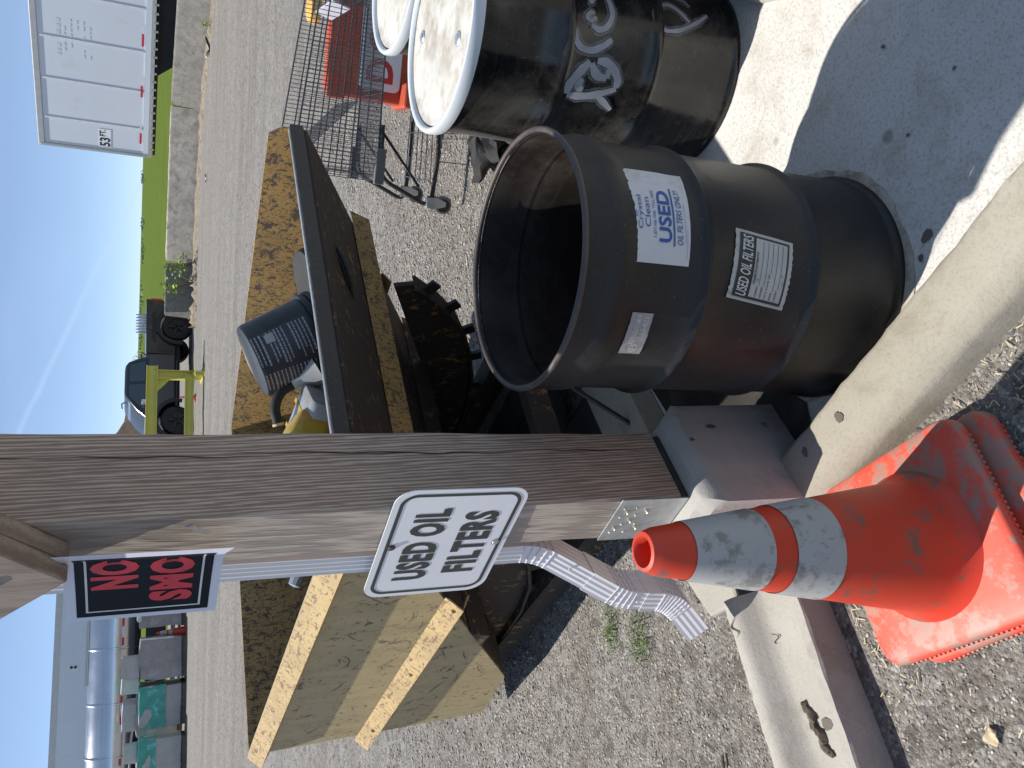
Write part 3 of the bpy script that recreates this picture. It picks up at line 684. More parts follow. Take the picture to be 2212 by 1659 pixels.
# concrete gutter trough
d_ = Vector((.862, .508, 0)); q_ = Vector((-.508, .862, 0))
tr = thing('gutter_trough', 'dished concrete gutter section with a drip spot lying left of the cone', 'gutter', d_*.0+q_*1.8)
mb = MB()
prof = [(1.695, -.06), (1.695, .080), (1.699, .086), (1.728, .086), (1.733, .072), (1.742, .054), (1.80, .045), (1.865, .042), (1.885, .047), (1.905, .062), (1.928, .086), (1.942, .096), (1.955, .099), (1.978, .098), (1.992, .090), (2.001, .07), (2.005, -.06)]
curb_run(mb, prof, lambda u, p, z: d_*(.45-1.9*u)+q_*p+Vector((0, 0, z)), 70, 0.0012)
mb.build('trough_body', 'trough', tr, smooth=28)
blot('oil_stain', (q_*1.785+d_*(.075)), .017, .0515, tr, 1.0, 0, 5)
for a, l, s_ in (((.40, 1.963), .06, 1), ((.33, 1.87), .035, 4)):
    n = 10; m = MB(); pts = [(d_*(a[0]-l*i/n)+q_*(a[1]-.012*math.sin(i*.9+s_))) for i in range(n+1)]
    m.add([p+q_*.003*math.sin(math.pi*i/n)+Vector((0, 0, .1025 if a[1] > 1.9 else .0475)) for i, p in enumerate(pts)]+[p-q_*.003*math.sin(math.pi*i/n)+Vector((0, 0, .1025 if a[1] > 1.9 else .0475)) for i, p in enumerate(pts)], [(i, i+1, n+2+i, n+1+i) for i in range(n)]); m.build('crack', 'hole', tr)
hz = [d_*(-.30)+q_*1.70, d_*(-.18)+q_*1.78, d_*(-.10)+q_*1.86, d_*(-.07)+q_*1.93, d_*(-.02)+q_*1.99]
mb = MB()
mb.tube([p+Vector((0, 0, z)) for p, z in zip(arc(hz, .05, 4), [.075, .065, .058, .055, .053, .051, .05, .05, .05, .05, .052, .058, .066, .078, .09, .098, .104, .102, .06, .02])], .0025, 6)
tag(mb.build('dark_cable', 'rubber', smooth=60), 'thin dark cable trailing over the left end of the gutter', 'cable')
# ------------------------------------------------------------------ bark clod on the gutter
def clod(name, label, cat, pts, r, mat, seed):
    rd = random.Random(seed); m = MB(); pts = [Vector(p) for p in pts]; n = 8
    m.tube(pts, r, n); m.v = [tuple(Vector(p)+Vector((rd.uniform(-1, 1), rd.uniform(-1, 1), rd.uniform(-1, 1)))*max(r)*0.30) for p in m.v]
    return tag(m.build(name, mat, smooth=30), label, cat)
c0 = d_*.085+q_*1.83
clod('bark_clod', 'crumbly brown strip of wet bark lying in the gutter', 'debris', [c0+d_*(.055-.14*i/22)+q_*(.015-.035*i/22+.006*math.sin(i*.8))+Vector((0, 0, .050)) for i in range(23)], [.004+.007*math.sin(math.pi*(i+.6)/23.5)**.6*(1+.3*math.sin(i*2.1)) for i in range(23)], 'mulch', 3)

# ================================================================== DRUMS
def hoop(z, r, h=.016, b=.010): return [(r, z-h), (r+b*.55, z-h*.55), (r+b, z), (r+b*.55, z+h*.55), (r, z+h)]
D1 = (.281, 1.712)
dr = thing('open_steel_drum', 'open-topped black steel drum with white used oil filter labels', 'drum', (*D1, 0), 0, 'steel drums on the pad')
ro = .2845
prof = [(.255, .022), (.283, .022), (.288, .004), (.294, .0), (.2965, .006), (.2935, .016), (.287, .024), (ro, .03)]+hoop(.275, ro, .018, .0115)+hoop(.575, ro, .018, .0115)+[(ro, .74)]+[(ro+.002, .755), (ro+.008, .775), (ro+.0085, .79), (ro+.004, .81), (ro, .825), (ro, .868)]
prof += [(ro-.004, .868), (ro-.004, .825), (ro+.001, .79), (ro-.003, .755), (ro-.004, .74)]
prof += [(r-.004, z) for r, z in reversed(hoop(.575, ro))]+[(r-.004, z) for r, z in reversed(hoop(.275, ro))]+[(ro-.004, .03), (0, .03)]
inner_i = len(prof)
mb = MB().lathe([p for p in prof], 96, (*D1, 0))
body = mb.build('shell', 'drum_a', dr, smooth=50)
MB().tube([(D1[0]+.2905*math.cos(2*math.pi*k/96), D1[1]+.2905*math.sin(2*math.pi*k/96), .8735) for k in range(96)], .0068, 10, True).build('rolled_rim', 'drum_rim', dr, smooth=60)
MB().lathe([(.2798, .032), (.2798, .735), (.2825, .765), (.2835, .79), (.2798, .822), (.2798, .864)], 96, (*D1, 0)).build('inner_lining', 'drum_in', dr, smooth=60)
MB().lathe([(0, .06), (.15, .062), (.2795, .058)], 48, (*D1, 0)).build('oil_sludge', simple('oil_sludge', (.006, .005, .0045), .12), dr, smooth=60)
def cylmap(c, r, bulge=0.0):
    def f(deg, z): a = R(deg); return Vector((c[0]+r*math.cos(a), c[1]+r*math.sin(a), z))
    return f
def label_sheet(f, a0, a1, zt0, zt1, zb0, zb1, torn=0.0, n=26, seed=0, a0b=None, a1b=None):
    # angles a0..a1 (left..right), top edge z from zt0 to zt1, bottom zb0 to zb1
    rd = random.Random(seed); m = MB(); vs = []
    a0b = a0 if a0b is None else a0b; a1b = a1 if a1b is None else a1b
    for i in range(n+1):
        u = i/n; tj = rd.uniform(-torn, torn) if 0 < i < n else 0; bj = rd.uniform(-torn, torn) if 0 < i < n else 0
        zt = zt0+(zt1-zt0)*u+tj; zb = zb0+(zb1-zb0)*u+bj
        for j in range(9):
            v = j/8; aa = (a0b+(a1b-a0b)*u)*(1-v)+(a0+(a1-a0)*u)*v
            p = f(aa, zb+(zt-zb)*v); wr = 0.0012*rd.random() if u > .62 or torn else 0.0003*rd.random()
            d = Vector((p.x-D1[0], p.y-D1[1], 0)).normalized(); vs.append(p+d*wr)
    m.add(vs, [(i*9+j, (i+1)*9+j, (i+1)*9+j+1, i*9+j+1) for i in range(n) for j in range(8)]); return m
F1 = cylmap(D1, ro+.0012); F2 = cylmap(D1, ro+.0032)
label_sheet(F1, -95.3, -51.8, .762, .757, .624, .609, 0.0, 30, 4).build('oil_label', 'paper', dr, smooth=40)
def lt(f, txt, a0_, a1_, z0, z1, bold=0., shear=0., spacing=1., slope=0.0):
    g = text_fit(txt, a0_, a1_, z0, z1, bold, shear, spacing); return put(MB(), g, lambda a, z: f(a, z+slope*(a-a0_)))
sl = -.00022
lt(F2, 'Crystal', -81.5, -66.4, .7335, .7475, 0, 0, 1.0, sl).build('lettering', 'ink_blue', dr)
lt(F2, 'Clean', -80.4, -67.0, .7175, .7305, 0, 0, 1.0, sl).build('lettering', 'ink_blue', dr)
lt(F2, '1-877-938-7948  TOLL FREE', -84.4, -63.4, .7045, .7115, .006, 0, 1.0, sl).build('lettering', 'ink_blue_l', dr)
lt(F2, 'USED', -86.2, -62.7, .6675, .6985, .022, 0, 1.0, sl*.9).build('lettering', 'ink_blue', dr)
mb = MB(); rect(mb, -87.6, -61, .6600, .6635, lambda a, z: F2(a, z+sl*(a+87)), 16, 1); mb.build('rule_line', 'ink_blue', dr)
lt(F2, 'OIL FILTERS ONLY!', -86.8, -61.6, .6400, .6540, .004, .22, 1.0, sl).build('lettering', 'ink_blue', dr)
mb = MB(); rect(mb, -86, -68, .6325, .6333, lambda a, z: F2(a, z+sl*(a+87)), 12, 1); rect(mb, -92.5, -80, .6285, .6291, lambda a, z: F2(a, z+sl*(a+87)), 8, 1); mb.build('rule_line', 'ink_blue_l', dr)
for rr_, w_ in ((2.6, .5), (1.9, .42), (1.2, .4)):   # crescent emblem
    m = MB(); n = 18; o_, i_ = [], []
    for k in range(n+1):
        t = R(80+200*k/n); wk = w_*math.sin(math.pi*k/n)
        o_.append((-74.0+.5*(2.6-rr_)+rr_*math.cos(t)*.95, .7520+.0036*rr_*math.sin(t)*.72)); i_.append((-74.0+.5*(2.6-rr_)+(rr_-wk)*math.cos(t)*.95, .7520+.0036*(rr_-wk)*math.sin(t)*.72))
    m.add([F2(*p) for p in o_]+[F2(*p) for p in i_], [(k, k+1, n+2+k, n+1+k) for k in range(n)]); m.build('emblem', 'ink_blue', dr)
# torn black and white label
uo = dict(a0=-106.5, a1=-75.9, a0b=-110.7, a1b=-80.1)
label_sheet(F1, -106.5, -75.9, .517, .497, .356, .341, .0016, 28, 9, -110.7, -80.1).build('torn_label', 'paper_b', dr, smooth=40)
def uf(f):
    def g(u, v):     # u 0..1 across, v 0..1 upwards
        at = -106.5+30.6*u; ab = -110.7+30.6*u; zt = .517-.020*u; zb = .356-.015*u
        return f(ab+(at-ab)*v, zb+(zt-zb)*v)
    return g
U2 = uf(F2); U3 = uf(cylmap(D1, ro+.0040)); U4 = uf(cylmap(D1, ro+.0048))
mb = MB(); rect(mb, .045, .955, .07, .93, U2, 22, 6); mb.build('printed_panel', 'ink_k', dr)
mb = MB(); rect(mb, .085, .92, .11, .66, U3, 22, 5); mb.build('form_area', 'paper_b', dr)
put(MB(), text_fit('USED OIL FILTERS', .075, .93, .705, .885, .016, .18), U3).build('lettering', 'ink_w', dr)
put(MB(), text_fit('GENERATOR INFORMATION', .27, .72, .60, .645, .01), U4).build('lettering', 'ink_k', dr)
for k, tx in enumerate(('COMPANY', 'ADDRESS', 'CITY, STATE, ZIP', 'PHONE', 'CONTACT')):
    v = .535-k*.085
    put(MB(), text_fit(tx, .10, .10+.022*len(tx), v, v+.032, .01), U4).build('lettering', 'ink_k', dr)
    mb = MB(); rect(mb, .12+.022*len(tx), .90, v-.008, v-.002, U4, 14, 1); mb.build('rule_line', 'ink_k', dr)
# small grey stencil sticker
label_sheet(F1, -136.9, -116.2, .736, .740, .682, .688, .001, 16, 12).build('stencil_sticker', 'paper_g', dr, smooth=40)
lt(F2, 'A2/11/22/01/M19', -131.5, -117, .7135, .7265, .012).build('lettering', 'ink_w', dr)
lt(F2, 'USA/3-4023', -129.5, -117.8, .6955, .7085, .012).build('lettering', 'ink_w', dr)
n = 22; m = MB(); m.add([F2(-133.5+2.1*q*math.cos(2*math.pi*k/n), .708+.0105*q*math.sin(2*math.pi*k/n)) for q in (1, .84) for k in range(n)], [(k, (k+1) % n, n+(k+1) % n, n+k) for k in range(n)])
rect(m, -134.4, -133.9, .700, .716, F2); rect(m, -134.4, -132.6, .7075, .709, F2); m.build('emblem', 'ink_w', dr)

def closed_drum(name, label, c, body_mat, lid_mat, ring_mat):
    t = thing(name, label, 'drum', (*c, 0), 0, 'steel drums on the pad'); r_ = .2855
    MB().lathe([(0, .012), (.28, .012), (.285, .002), (.292, .0), (.2945, .008), (.291, .018), (r_, .028)]+hoop(.295, r_, .02, .011)+hoop(.585, r_, .02, .011)+[(r_, .80), (r_+.002, .83), (r_, .85), (r_, .868)], 80, (*c, 0)).build('shell', body_mat, t, smooth=50)
    MB().lathe([(r_+.001, .846), (.2985, .848), (.3005, .858), (.3005, .876), (.297, .8825), (.289, .884), (.282, .880), (.2795, .872)], 80, (*c, 0)).build('lid_ring', ring_mat, t, smooth=50)
    MB().lathe([(0, .868), (.1, .8675), (.24, .866), (.262, .8655), (.268, .869), (.274, .869), (.2785, .860), (.2795, .872)], 80, (*c, 0)).build('lid', lid_mat, t, smooth=40)
    return t
D2 = (1.045, 2.335)
d2 = closed_drum('closed_steel_drum', 'glossy black drum with a white lid and sprayed letters', D2, 'drum_b', 'lid', 'lid_ring')
for (dx, dy, rr_) in ((-.075, -.135, .022), (.10, -.06, .030), (.05, .19, .02)):
    MB().lathe([(0, .006), (rr_*.45, .006), (rr_*.5, .002), (rr_*.8, .003), (rr_, .0)], 20, (D2[0]+dx, D2[1]+dy, .8678)).build('bung_cap', 'galv', d2, smooth=40)
def strokes(c, r_, runs, w=.017, mat='spray', grow=0.0, lift=.0014):
    f = cylmap(c, r_+lift)
    for pts in runs:
        wd = w
        if isinstance(pts, dict): wd = pts['w']*.86+grow; pts = pts['p']
        p3 = arc([Vector((a, z*300, 0)) for a, z in pts], 6.0, 6); m = MB(); n = len(p3); le, ri = [], []
        for i, p in enumerate(p3):
            d = (p3[min(i+1, n-1)]-p3[max(i-1, 0)]); dx, dz = d.x*math.radians(1)*r_, d.y/300; L_ = math.hypot(dx, dz) or 1
            end = min(1, (min(i, n-1-i)+1.2)/3.0)**.5; k = wd/2*(1+.08*math.sin(i*.7))*end
            na, nz_ = -dz/L_*k/(math.radians(1)*r_), dx/L_*k
            le.append((p.x+na, p.y/300+nz_)); ri.append((p.x-na, p.y/300-nz_))
        m.add([f(*q) for q in le]+[f(*q) for q in ri], [(i, i+1, n+1+i, n+i) for i in range(n-1)]); m.build('spray_letter' if not grow else 'spray_mist', mat, d2)
hz_ = simple('spray_mist', (0.42, 0.44, 0.49), 0.5, 0, 0.2, 30); hz_.node_tree.nodes['Principled BSDF'].inputs['Alpha'].default_value = 0.22; MT['spray_mist'] = hz_
RUNS = [dict(p=[(-114.2, 0.511), (-120.8, 0.536), (-129.0, 0.559), (-134.0, 0.554)], w=0.03),
    dict(p=[(-134.8, 0.554), (-134.3, 0.512), (-132.0, 0.466), (-126.2, 0.405)], w=0.026),
    dict(p=[(-113.1, 0.488), (-112.7, 0.454), (-116.2, 0.426), (-121.4, 0.407), (-125.6, 0.408)], w=0.028),
    dict(p=[(-115.1, 0.505), (-121.4, 0.481), (-121.4, 0.446)], w=0.03),
    dict(p=[(-116.0, 0.444), (-121.4, 0.446)], w=0.03),
    dict(p=[(-124.0, 0.521), (-129.6, 0.531), (-130.2, 0.51)], w=0.026),
    dict(p=[(-131.8, 0.462), (-135.2, 0.429), (-139.0, 0.397)], w=0.022),
    dict(p=[(-97.8, 0.574), (-102.9, 0.572), (-108.1, 0.552), (-109.0, 0.513), (-104.3, 0.473), (-100.4, 0.453)], w=0.021),
    dict(p=[(-90.2, 0.508), (-93.2, 0.524), (-91.6, 0.54), (-88.1, 0.529), (-88.1, 0.513)], w=0.014),
    dict(p=[(-95.2, 0.523), (-97.3, 0.495), (-93.6, 0.467), (-86.6, 0.454), (-80.1, 0.463), (-76.8, 0.473)], w=0.019),
    dict(p=[(-80.4, 0.531), (-82.6, 0.524), (-79.1, 0.511)], w=0.012),
    dict(p=[(-71.9, 0.116), (-80.1, 0.167), (-87.2, 0.229), (-88.8, 0.277), (-84.8, 0.301), (-78.6, 0.306), (-72.8, 0.286), (-70.6, 0.252), (-75.0, 0.213), (-79.8, 0.186)], w=0.014),
    dict(p=[(-64.6, 0.229), (-64.7, 0.196), (-68.4, 0.178)], w=0.008)]
strokes(D2, .2855, RUNS, lift=.0026)
strokes(D2, .2855, RUNS, mat='spray_mist', grow=.018, lift=.0014)
D3 = (1.46, 2.83); d3 = closed_drum('closed_steel_drum', 'black drum with a stained white lid behind the sprayed drum', D3, 'drum_b', 'lid', 'lid_ring')
D4 = (1.425, 1.845); d4 = closed_drum('closed_steel_drum', 'cream drum at the top edge of the picture beside the sprayed drum', D4, 'cream', 'lid', 'lid_ring')

# ================================================================== TRAFFIC CONES (two, nested)
CX, CY = -.335, 1.30
def cone(name, label, z0, dx, dy, rz, tip=True, bo=(0, 0)):
    t = thing(name, label, 'traffic cone', (CX+dx, CY+dy, z0), rz, 'nested traffic cones')
    hb = .219; o_ = rrect(-hb, hb, -hb, hb, .050, 7); n = len(o_); m = MB()
    lay = [(1.0, .0), (1.0, .016), (.99, .023), (.965, .027), (.90, .030), (.72, .034)]
    vs = [Vector((x*k+bo[0], y*k+bo[1], z)) for k, z in lay for x, y in o_]
    m.add(vs, [(i*n+j, i*n+(j+1) % n, (i+1)*n+(j+1) % n, (i+1)*n+j) for i in range(len(lay)-1) for j in range(n)]+[tuple(range(n))[::-1], tuple(range((len(lay)-1)*n, len(lay)*n))])
    m.build('base', 'cone_base', t, world=False, smooth=50)
    for sx_, sy_ in ((1, 0), (-1, 0), (0, 1), (0, -1)):            # serrated lower edge
        m = MB()
        for k in range(26):
            q = -.160+.32*k/25; c = ((sx_*hb if sx_ else q)+bo[0], (sy_*hb if sy_ else q)+bo[1], .0035)
            m.box(c, (.006 if sx_ else .0065, .006 if sy_ else .0065, .009))
        m.build('edge_teeth', 'cone_base', t, world=False)
    lean = Vector((.030/.73, 0, 0)); Mx = Matrix.Rotation(-rz, 3, 'Z')
    def prof_ring(zlist, mat, nm, extra=0.0, closed_in=None):
        m = MB(); n = 56
        rows = [(rad(z)+extra, z) for z in zlist]
        if closed_in: rows += closed_in
        vs = []
        for r_, z in rows:
            off = Mx @ (lean*(z-.03))
            vs += [Vector((r_*math.cos(2*math.pi*k/n), r_*math.sin(2*math.pi*k/n), z))+off for k in range(n)]
        m.add(vs, [(i*n+j, i*n+(j+1) % n, (i+1)*n+(j+1) % n, (i+1)*n+j) for i in range(len(rows)-1) for j in range(n)]); m.build(nm, mat, t, world=False, smooth=50)
    def rad(z):
        k = (z-.03)/.73
        return .148-(.108)*k+.020*max(0, 1-(z-.03)/.05)**2
    zs_ = [.034, .037, .042, .05, .06, .075]+list(np.linspace(.09, .725, 16))
    if not tip: prof_ring([z for z in zs_ if z < .6], 'cone_o', 'cone_body', -.022); return t
    prof_ring(zs_, 'cone_o', 'cone_body', 0, [(.0405, .738), (.037, .748), (.030, .750), (.0265, .744), (.026, .62)])
    if tip:
        prof_ring(list(np.linspace(.500, .665, 9)), 'cone_w', 'reflective_collar', .0018); prof_ring(list(np.linspace(.345, .452, 7)), 'cone_w', 'reflective_collar', .0018)
    return t
cone('traffic_cone', 'upper of two nested orange cones with dirty white collars', .055, 0, 0, R(32))
cone('traffic_cone', 'lower nested orange cone of which only the base shows', .002, 0, 0, R(34), False, (-.009, -.046))

# ================================================================== SELF-DUMPING HOPPER
HN = Vector((-.305, 2.12, 0)); HA = R(39)
hp = thing('dumping_hopper', 'large yellow steel self-dumping hopper, scratched and oily, behind the post', 'hopper', HN, HA)
HM = WM[hp.name]
def H(x, y, z): return HM @ Vector((x, y, z))
HW, HL, HZ = 1.57, 2.17, 1.18
side = [(0, HZ), (0, 1.12), (1.56, .16), (2.05, .10), (HL, HZ)]
YB = 1.90; side_r = [(.035, 1.252), (0, 1.205), (0, 1.12), (1.56, .16), (YB-.11, .125), (YB, 1.212)]
def hbuild(mb, nm, mat, **k): return mb.build(nm, mat, hp, world=False, **k)
hbuild(MB().prism(side, lambda y, z: Vector((-.006, y, z)), lambda y, z: Vector((.006, y, z))), 'side_panel', 'hop_out')
hbuild(MB().prism(side_r, lambda y, z: Vector((HW-.006, y, z)), lambda y, z: Vector((HW+.006, y, z))), 'side_panel', 'hop_in')
def plate(a, b, t=.010, x0=.0065, x1=HW-.0065):
    (ya, za), (yb, zb_) = a, b; d = Vector((0, yb-ya, zb_-za)).normalized(); n = Vector((0, -d.z, d.y))*t/2
    p = lambda x, y, z, s_: Vector((x, y, z))+n*s_
    return MB().hexa([p(x0, ya, za, -1), p(x1, ya, za, -1), p(x1, yb, zb_, -1), p(x0, yb, zb_, -1), p(x0, ya, za, 1), p(x1, ya, za, 1), p(x1, yb, zb_, 1), p(x0, yb, zb_, 1)])
hbuild(plate((-.004, 1.127), (1.555, .165)), 'slope_plate', 'hop_dark')
xa_, xb_ = .0065, HW-.0065
hbuild(MB().hexa([Vector(p) for p in ((xa_, 1.565, .156), (xb_, 1.565, .156), (xb_, YB-.115, .120), (xa_, 2.042, .100), (xa_, 1.565, .166), (xb_, 1.565, .166), (xb_, YB-.115, .130), (xa_, 2.042, .110))]), 'bottom_plate', 'hop_dark')
hbuild(MB().hexa([Vector(p) for p in ((xa_, 2.045, .105), (xb_, YB-.112, .125), (xb_, YB-.102, .125), (xa_, 2.055, .105), (xa_, HL-.012, HZ-.002), (xb_, YB-.008, 1.208), (xb_, YB+.002, 1.208), (xa_, HL-.002, HZ-.002))]), 'back_plate', 'hop_in')
# pouring lip: thick dark plate across the front
hbuild(MB().prism([(-.012, HZ+.002), (-.012, 1.134), (.012, 1.124), (.014, HZ+.002)], lambda y, z: Vector((-.008, y, z)), lambda y, z: Vector((HW+.010, y, z))), 'pouring_lip', 'lip', bevel=.004)
hbuild(MB().box((HW/2, .001, HZ+.0045), (HW+.01, .010, .004)), 'lip_edge', 'galv')
# angle-iron ribs, apex outwards
def rib(x, y0, y1, z, out, h, mat, nm='rib', dz=0.0):
    s_ = -1 if x < .5 else 1
    prof_ = [(x+s_*.007, z+h/2), (x+s_*out, z-.01), (x+s_*.007, z-h/2), (x+s_*.007, z-h/2+.008), (x+s_*(out-.008), z-.01), (x+s_*.007, z+h/2-.008)]
    hbuild(MB().prism(prof_, lambda a, b: Vector((a, y0, b)), lambda a, b: Vector((a, y1, b+dz))), nm, mat)
rib(0, -.01, HL+.03, HZ-.045, .062, .092, 'hop_rib', 'top_rib')
rib(0, .66, HL+.01, .66, .062, .088, 'hop_rib', 'middle_rib')
rib(HW, .03, YB-.01, HZ-.03, .062, .092, 'hop_rib', 'top_rib')
rib(HW, .74, YB-.08, .66, .062, .088, 'hop_rib', 'middle_rib')
hbuild(MB().prism([(.006, -.002), (.07, -.05), (.006, -.1)], lambda y, z: Vector((.0, HL+y, HZ+z)), lambda y, z: Vector((HW, YB+y, 1.208+z))), 'top_rib', 'hop_rib')
for yy in (.70, 1.28, 1.95):          # weld beads at the rib
    hbuild(MB().lathe([(0, .010), (.007, .008), (.010, 0)], 8, (-.040, yy, .672), M=face_frame((-.6, 0, .8))), 'weld_bead', 'hop_rib', smooth=60)
# cross rib under the slope
sv = Vector((0, 1.56, -.96)).normalized(); sn_ = Vector((0, -sv.z, sv.y)); sn_ = -sn_ if sn_.z > 0 else sn_
def on_slope(y, o=0.0): 
    z = 1.12-.96*y/1.56; return Vector((0, y, z))+sn_*o
def cross_rib(y, w, o, mat, x0, x1):
    a, b, c = on_slope(y-w/2*.86, .006), on_slope(y, o), on_slope(y+w/2*.86, .006)
    q = [a, b, c]
    hbuild(MB().prism([(0, 0), (1, 0), (2, 0)], lambda i, _: q[int(i)]+Vector((x0, 0, 0)), lambda i, _: q[int(i)]+Vector((x1, 0, 0))), 'cross_rib', mat)
cross_rib(.46, .15, .062, 'hop_in', -.02, HW+.05)
cross_rib(1.05, .15, .062, 'hop_dark', -.02, HW+.02)
# rockers with teeth under each side
rk = [(.52, .70), (.50, .62), (.58, .50), (.70, .375), (.86, .27), (1.05, .19), (1.30, .135), (1.60, .115), (1.75, .13), (1.75, .15), (1.55, .17)]
for xr in (.22, 1.33):
    r_ = hbuild(MB().prism(rk, lambda y, z: Vector((xr-.012, y, z)), lambda y, z: Vector((xr+.012, y, z))), 'rocker_plate', 'hop_dark')
    fl = hbuild(MB().prism([(y, z) for y, z in rk[1:8]]+[(y, z-.014) for y, z in rk[1:8]][::-1], lambda y, z: Vector((xr-.045, y, z)), lambda y, z: Vector((xr+.045, y, z))), 'rocker_flange', 'hop_dark')
    for k in range(1, 7):
        (ya, za), (yb, zb_) = rk[k], rk[k+1]
        for tt in (.5,):
            y, z = ya+(yb-ya)*tt, za+(zb_-za)*tt; d = Vector((0, zb_-za, -(yb-ya))).normalized(); d = d if d.z < 0 else -d
            o = MB().bar(Vector((xr, y, z-.012)), Vector((xr, y, z-.012))+d*.055, .05, .016, (1, 0, 0)); o.build('rocker_tooth', 'dark_steel', hp, world=False)
# base frame: channels, cross beams, fork pockets
for xr in (.22, 1.33):
    hbuild(MB().box((xr, 1.15, .105), (.10, 2.0, .012)).box((xr-.046, 1.15, .052), (.010, 2.0, .094)).box((xr+.046, 1.15, .052), (.010, 2.0, .094)), 'base_channel', 'hop_dark')
for yy in (.20, .62, 1.9):
    hbuild(MB().box((.775, yy, .075), (1.01, .09, .05)), 'cross_beam', 'dark_steel')
for xr in (.55, 1.0):
    hbuild(MB().box((xr, 1.1, .075), (.19, 1.7, .006)).box((xr-.092, 1.1, .04), (.006, 1.7, .076)).box((xr+.092, 1.1, .04), (.006, 1.7, .076)), 'fork_pocket', 'dark_steel')
hbuild(MB().bar((.2, .28, .36), (1.35, .28, .36), .05, .09), 'front_bar', 'hop_dark')
hbuild(MB().tube(arc([(.35, .15, .10), (.5, .06, .42), (.8, .05, .62), (1.05, .12, .40)], .12, 6), .009, 8), 'release_cable', 'dark_steel', smooth=60)

rd = random.Random(21)
for k in range(48):
    y0_, z0_ = rd.uniform(.5, 2.0), rd.uniform(.3, 1.02)
    if z0_ < 1.12-.6*y0_ or abs(z0_-.66) < .06: continue
    a = rd.uniform(-.7, .7); L_ = rd.uniform(.05, .22); cv = rd.uniform(-.8, .8); n = 9; pts = []
    for i in range(n+1): t_ = i/n; aa = a+cv*t_; pts.append((y0_+L_*t_*math.cos(aa)*.8, z0_-L_*t_*math.sin(aa)-.3*L_*t_))
    pts = [(y, z) for y, z in pts if z > 1.14-.596*y+.02 and y < 2.03]
    if len(pts) < 3: continue
    m = MB(); n = len(pts); w = [rd.uniform(.0012, .0032)*math.sin(math.pi*(i+.5)/n) for i in range(n)]
    m.add([Vector((-.0085, y, z+w[i])) for i, (y, z) in enumerate(pts)]+[Vector((-.0085, y, z-w[i])) for i, (y, z) in enumerate(pts)], [(i, i+1, n+1+i, n+i) for i in range(n-1)]); hbuild(m, 'scratch', 'stain')
# ---------------- contents of the hopper
def bucket(name, label, bot, axis, L_, r0_, r1_, mat, spin=0.0, lab=False, group=None):
    axis = Vector(axis).normalized(); Mq = axis.to_track_quat('Z', 'Y').to_matrix() @ Matrix.Rotation(spin, 3, 'Z')
    t = thing(name, label, 'bucket', bot, 0, group)
    def mp(p): return Vector(bot)+Mq @ Vector(p)
    m = MB().lathe([(0, .004), (r0_*.9, .004), (r0_*.96, 0), (r0_, .012), (r1_, L_*.80), (r1_+.004, L_*.80), (r1_+.014, L_*.81), (r1_+.014, L_*.835), (r1_+.004, L_*.84), (r1_+.004, L_*.90), (r1_+.012, L_*.905), (r1_+.012, L_*.98), (r1_+.004, L_), (r1_-.003, L_), (r0_-.004, .02), (0, .018)], 56, bot, M=Mq)
    m.build('pail', mat, t, smooth=45)
    if lab:
        rr_ = lambda s_: r0_+(r1_-r0_)*(s_/(L_*.8))+.0008
        def lf(off): return lambda a, s_: mp(((rr_(s_)+off)*math.cos(a), (rr_(s_)+off)*math.sin(a), s_))
        g = lf(0.0); mb = MB(); rect(mb, -1.0, .95, .03, L_*.76, g, 20, 3); mb.build('printed_label', 'bucket_lab', t, smooth=60)
        g = lf(.0012)
        rd = random.Random(5); mb = MB()
        for col in range(2):
            for row in range(15):
                if row in (5, 11) and col == 0: continue
                z = L_*.70-row*.0125 if col == 0 else L_*.70-row*.0125
                a0_ = -.95 if col == 0 else .06; ln = (.9 if col == 0 else .62)*rd.uniform(.75, 1)
                a = a0_
                while a < a0_+ln:
                    w = rd.uniform(.03, .10); rect(mb, a, min(a+w, a0_+ln), z, z+(.0042 if row % 4 else .006), g); a += w+.016
        mb.build('print_lines', 'ink_grey', t)
        mb = MB(); rect(mb, -.90, -.66, .045, .075, g, 3, 1); mb.build('sticker', 'ink_grey', t)
        mb = MB(); rect(mb, .58, .78, .05, .085, g, 3, 1); mb.build('sticker', 'ink_yellow', t)
    return t
bb = Vector((.050, 2.82, 1.325))
bucket('oil_bucket', 'black plastic bucket with a printed label tipped upside down in the hopper', bb, (.36, .02, -.80), .255, .125, .143, 'bucket', 3.55, True, 'buckets in the hopper')
bucket('oil_bucket', 'dirty black bucket lying behind the labelled one in the hopper', (.33, 2.99, 1.125), (.30, .10, -.9), .11, .13, .145, 'rubber', 0, False, 'buckets in the hopper')
def jug(name, label, c, rz, tilt_, body_mat, dims, group='oil jugs in the hopper'):
    t = thing(name, label, 'jug', c, 0, group); Mq = (Matrix.Rotation(rz, 3, 'Z') @ Matrix.Rotation(tilt_, 3, 'X'))
    w, d, h_ = dims; mp = lambda x, y, z: Vector(c)+Mq @ Vector((x, y, z)); m = MB(); rows = []
    for k, z in ((.94, 0), (1, .012), (1, h_*.6), (.97, h_*.72), (.82, h_*.84), (.5, h_*.93), (.26, h_*.96)):
        rows.append([mp(x, y, z) for x, y in rrect(-w/2*k, w/2*k, -d/2*k, d/2*k, min(w, d)*.22*k, 4)])
    n = len(rows[0]); m.add([p for r_ in rows for p in r_], [(i*n+j, i*n+(j+1) % n, (i+1)*n+(j+1) % n, (i+1)*n+j) for i in range(len(rows)-1) for j in range(n)]+[tuple(range(n))[::-1], tuple(range((len(rows)-1)*n, len(rows)*n))])
    m.build('jug_body', body_mat, t, smooth=50)
    m = MB().lathe([(0, .026), (.019, .026), (.021, .022), (.021, 0), (0, 0)], 18, mp(0, 0, h_*.955), M=Mq); m.build('cap', 'ink_navy', t, smooth=40)
    return t, mp
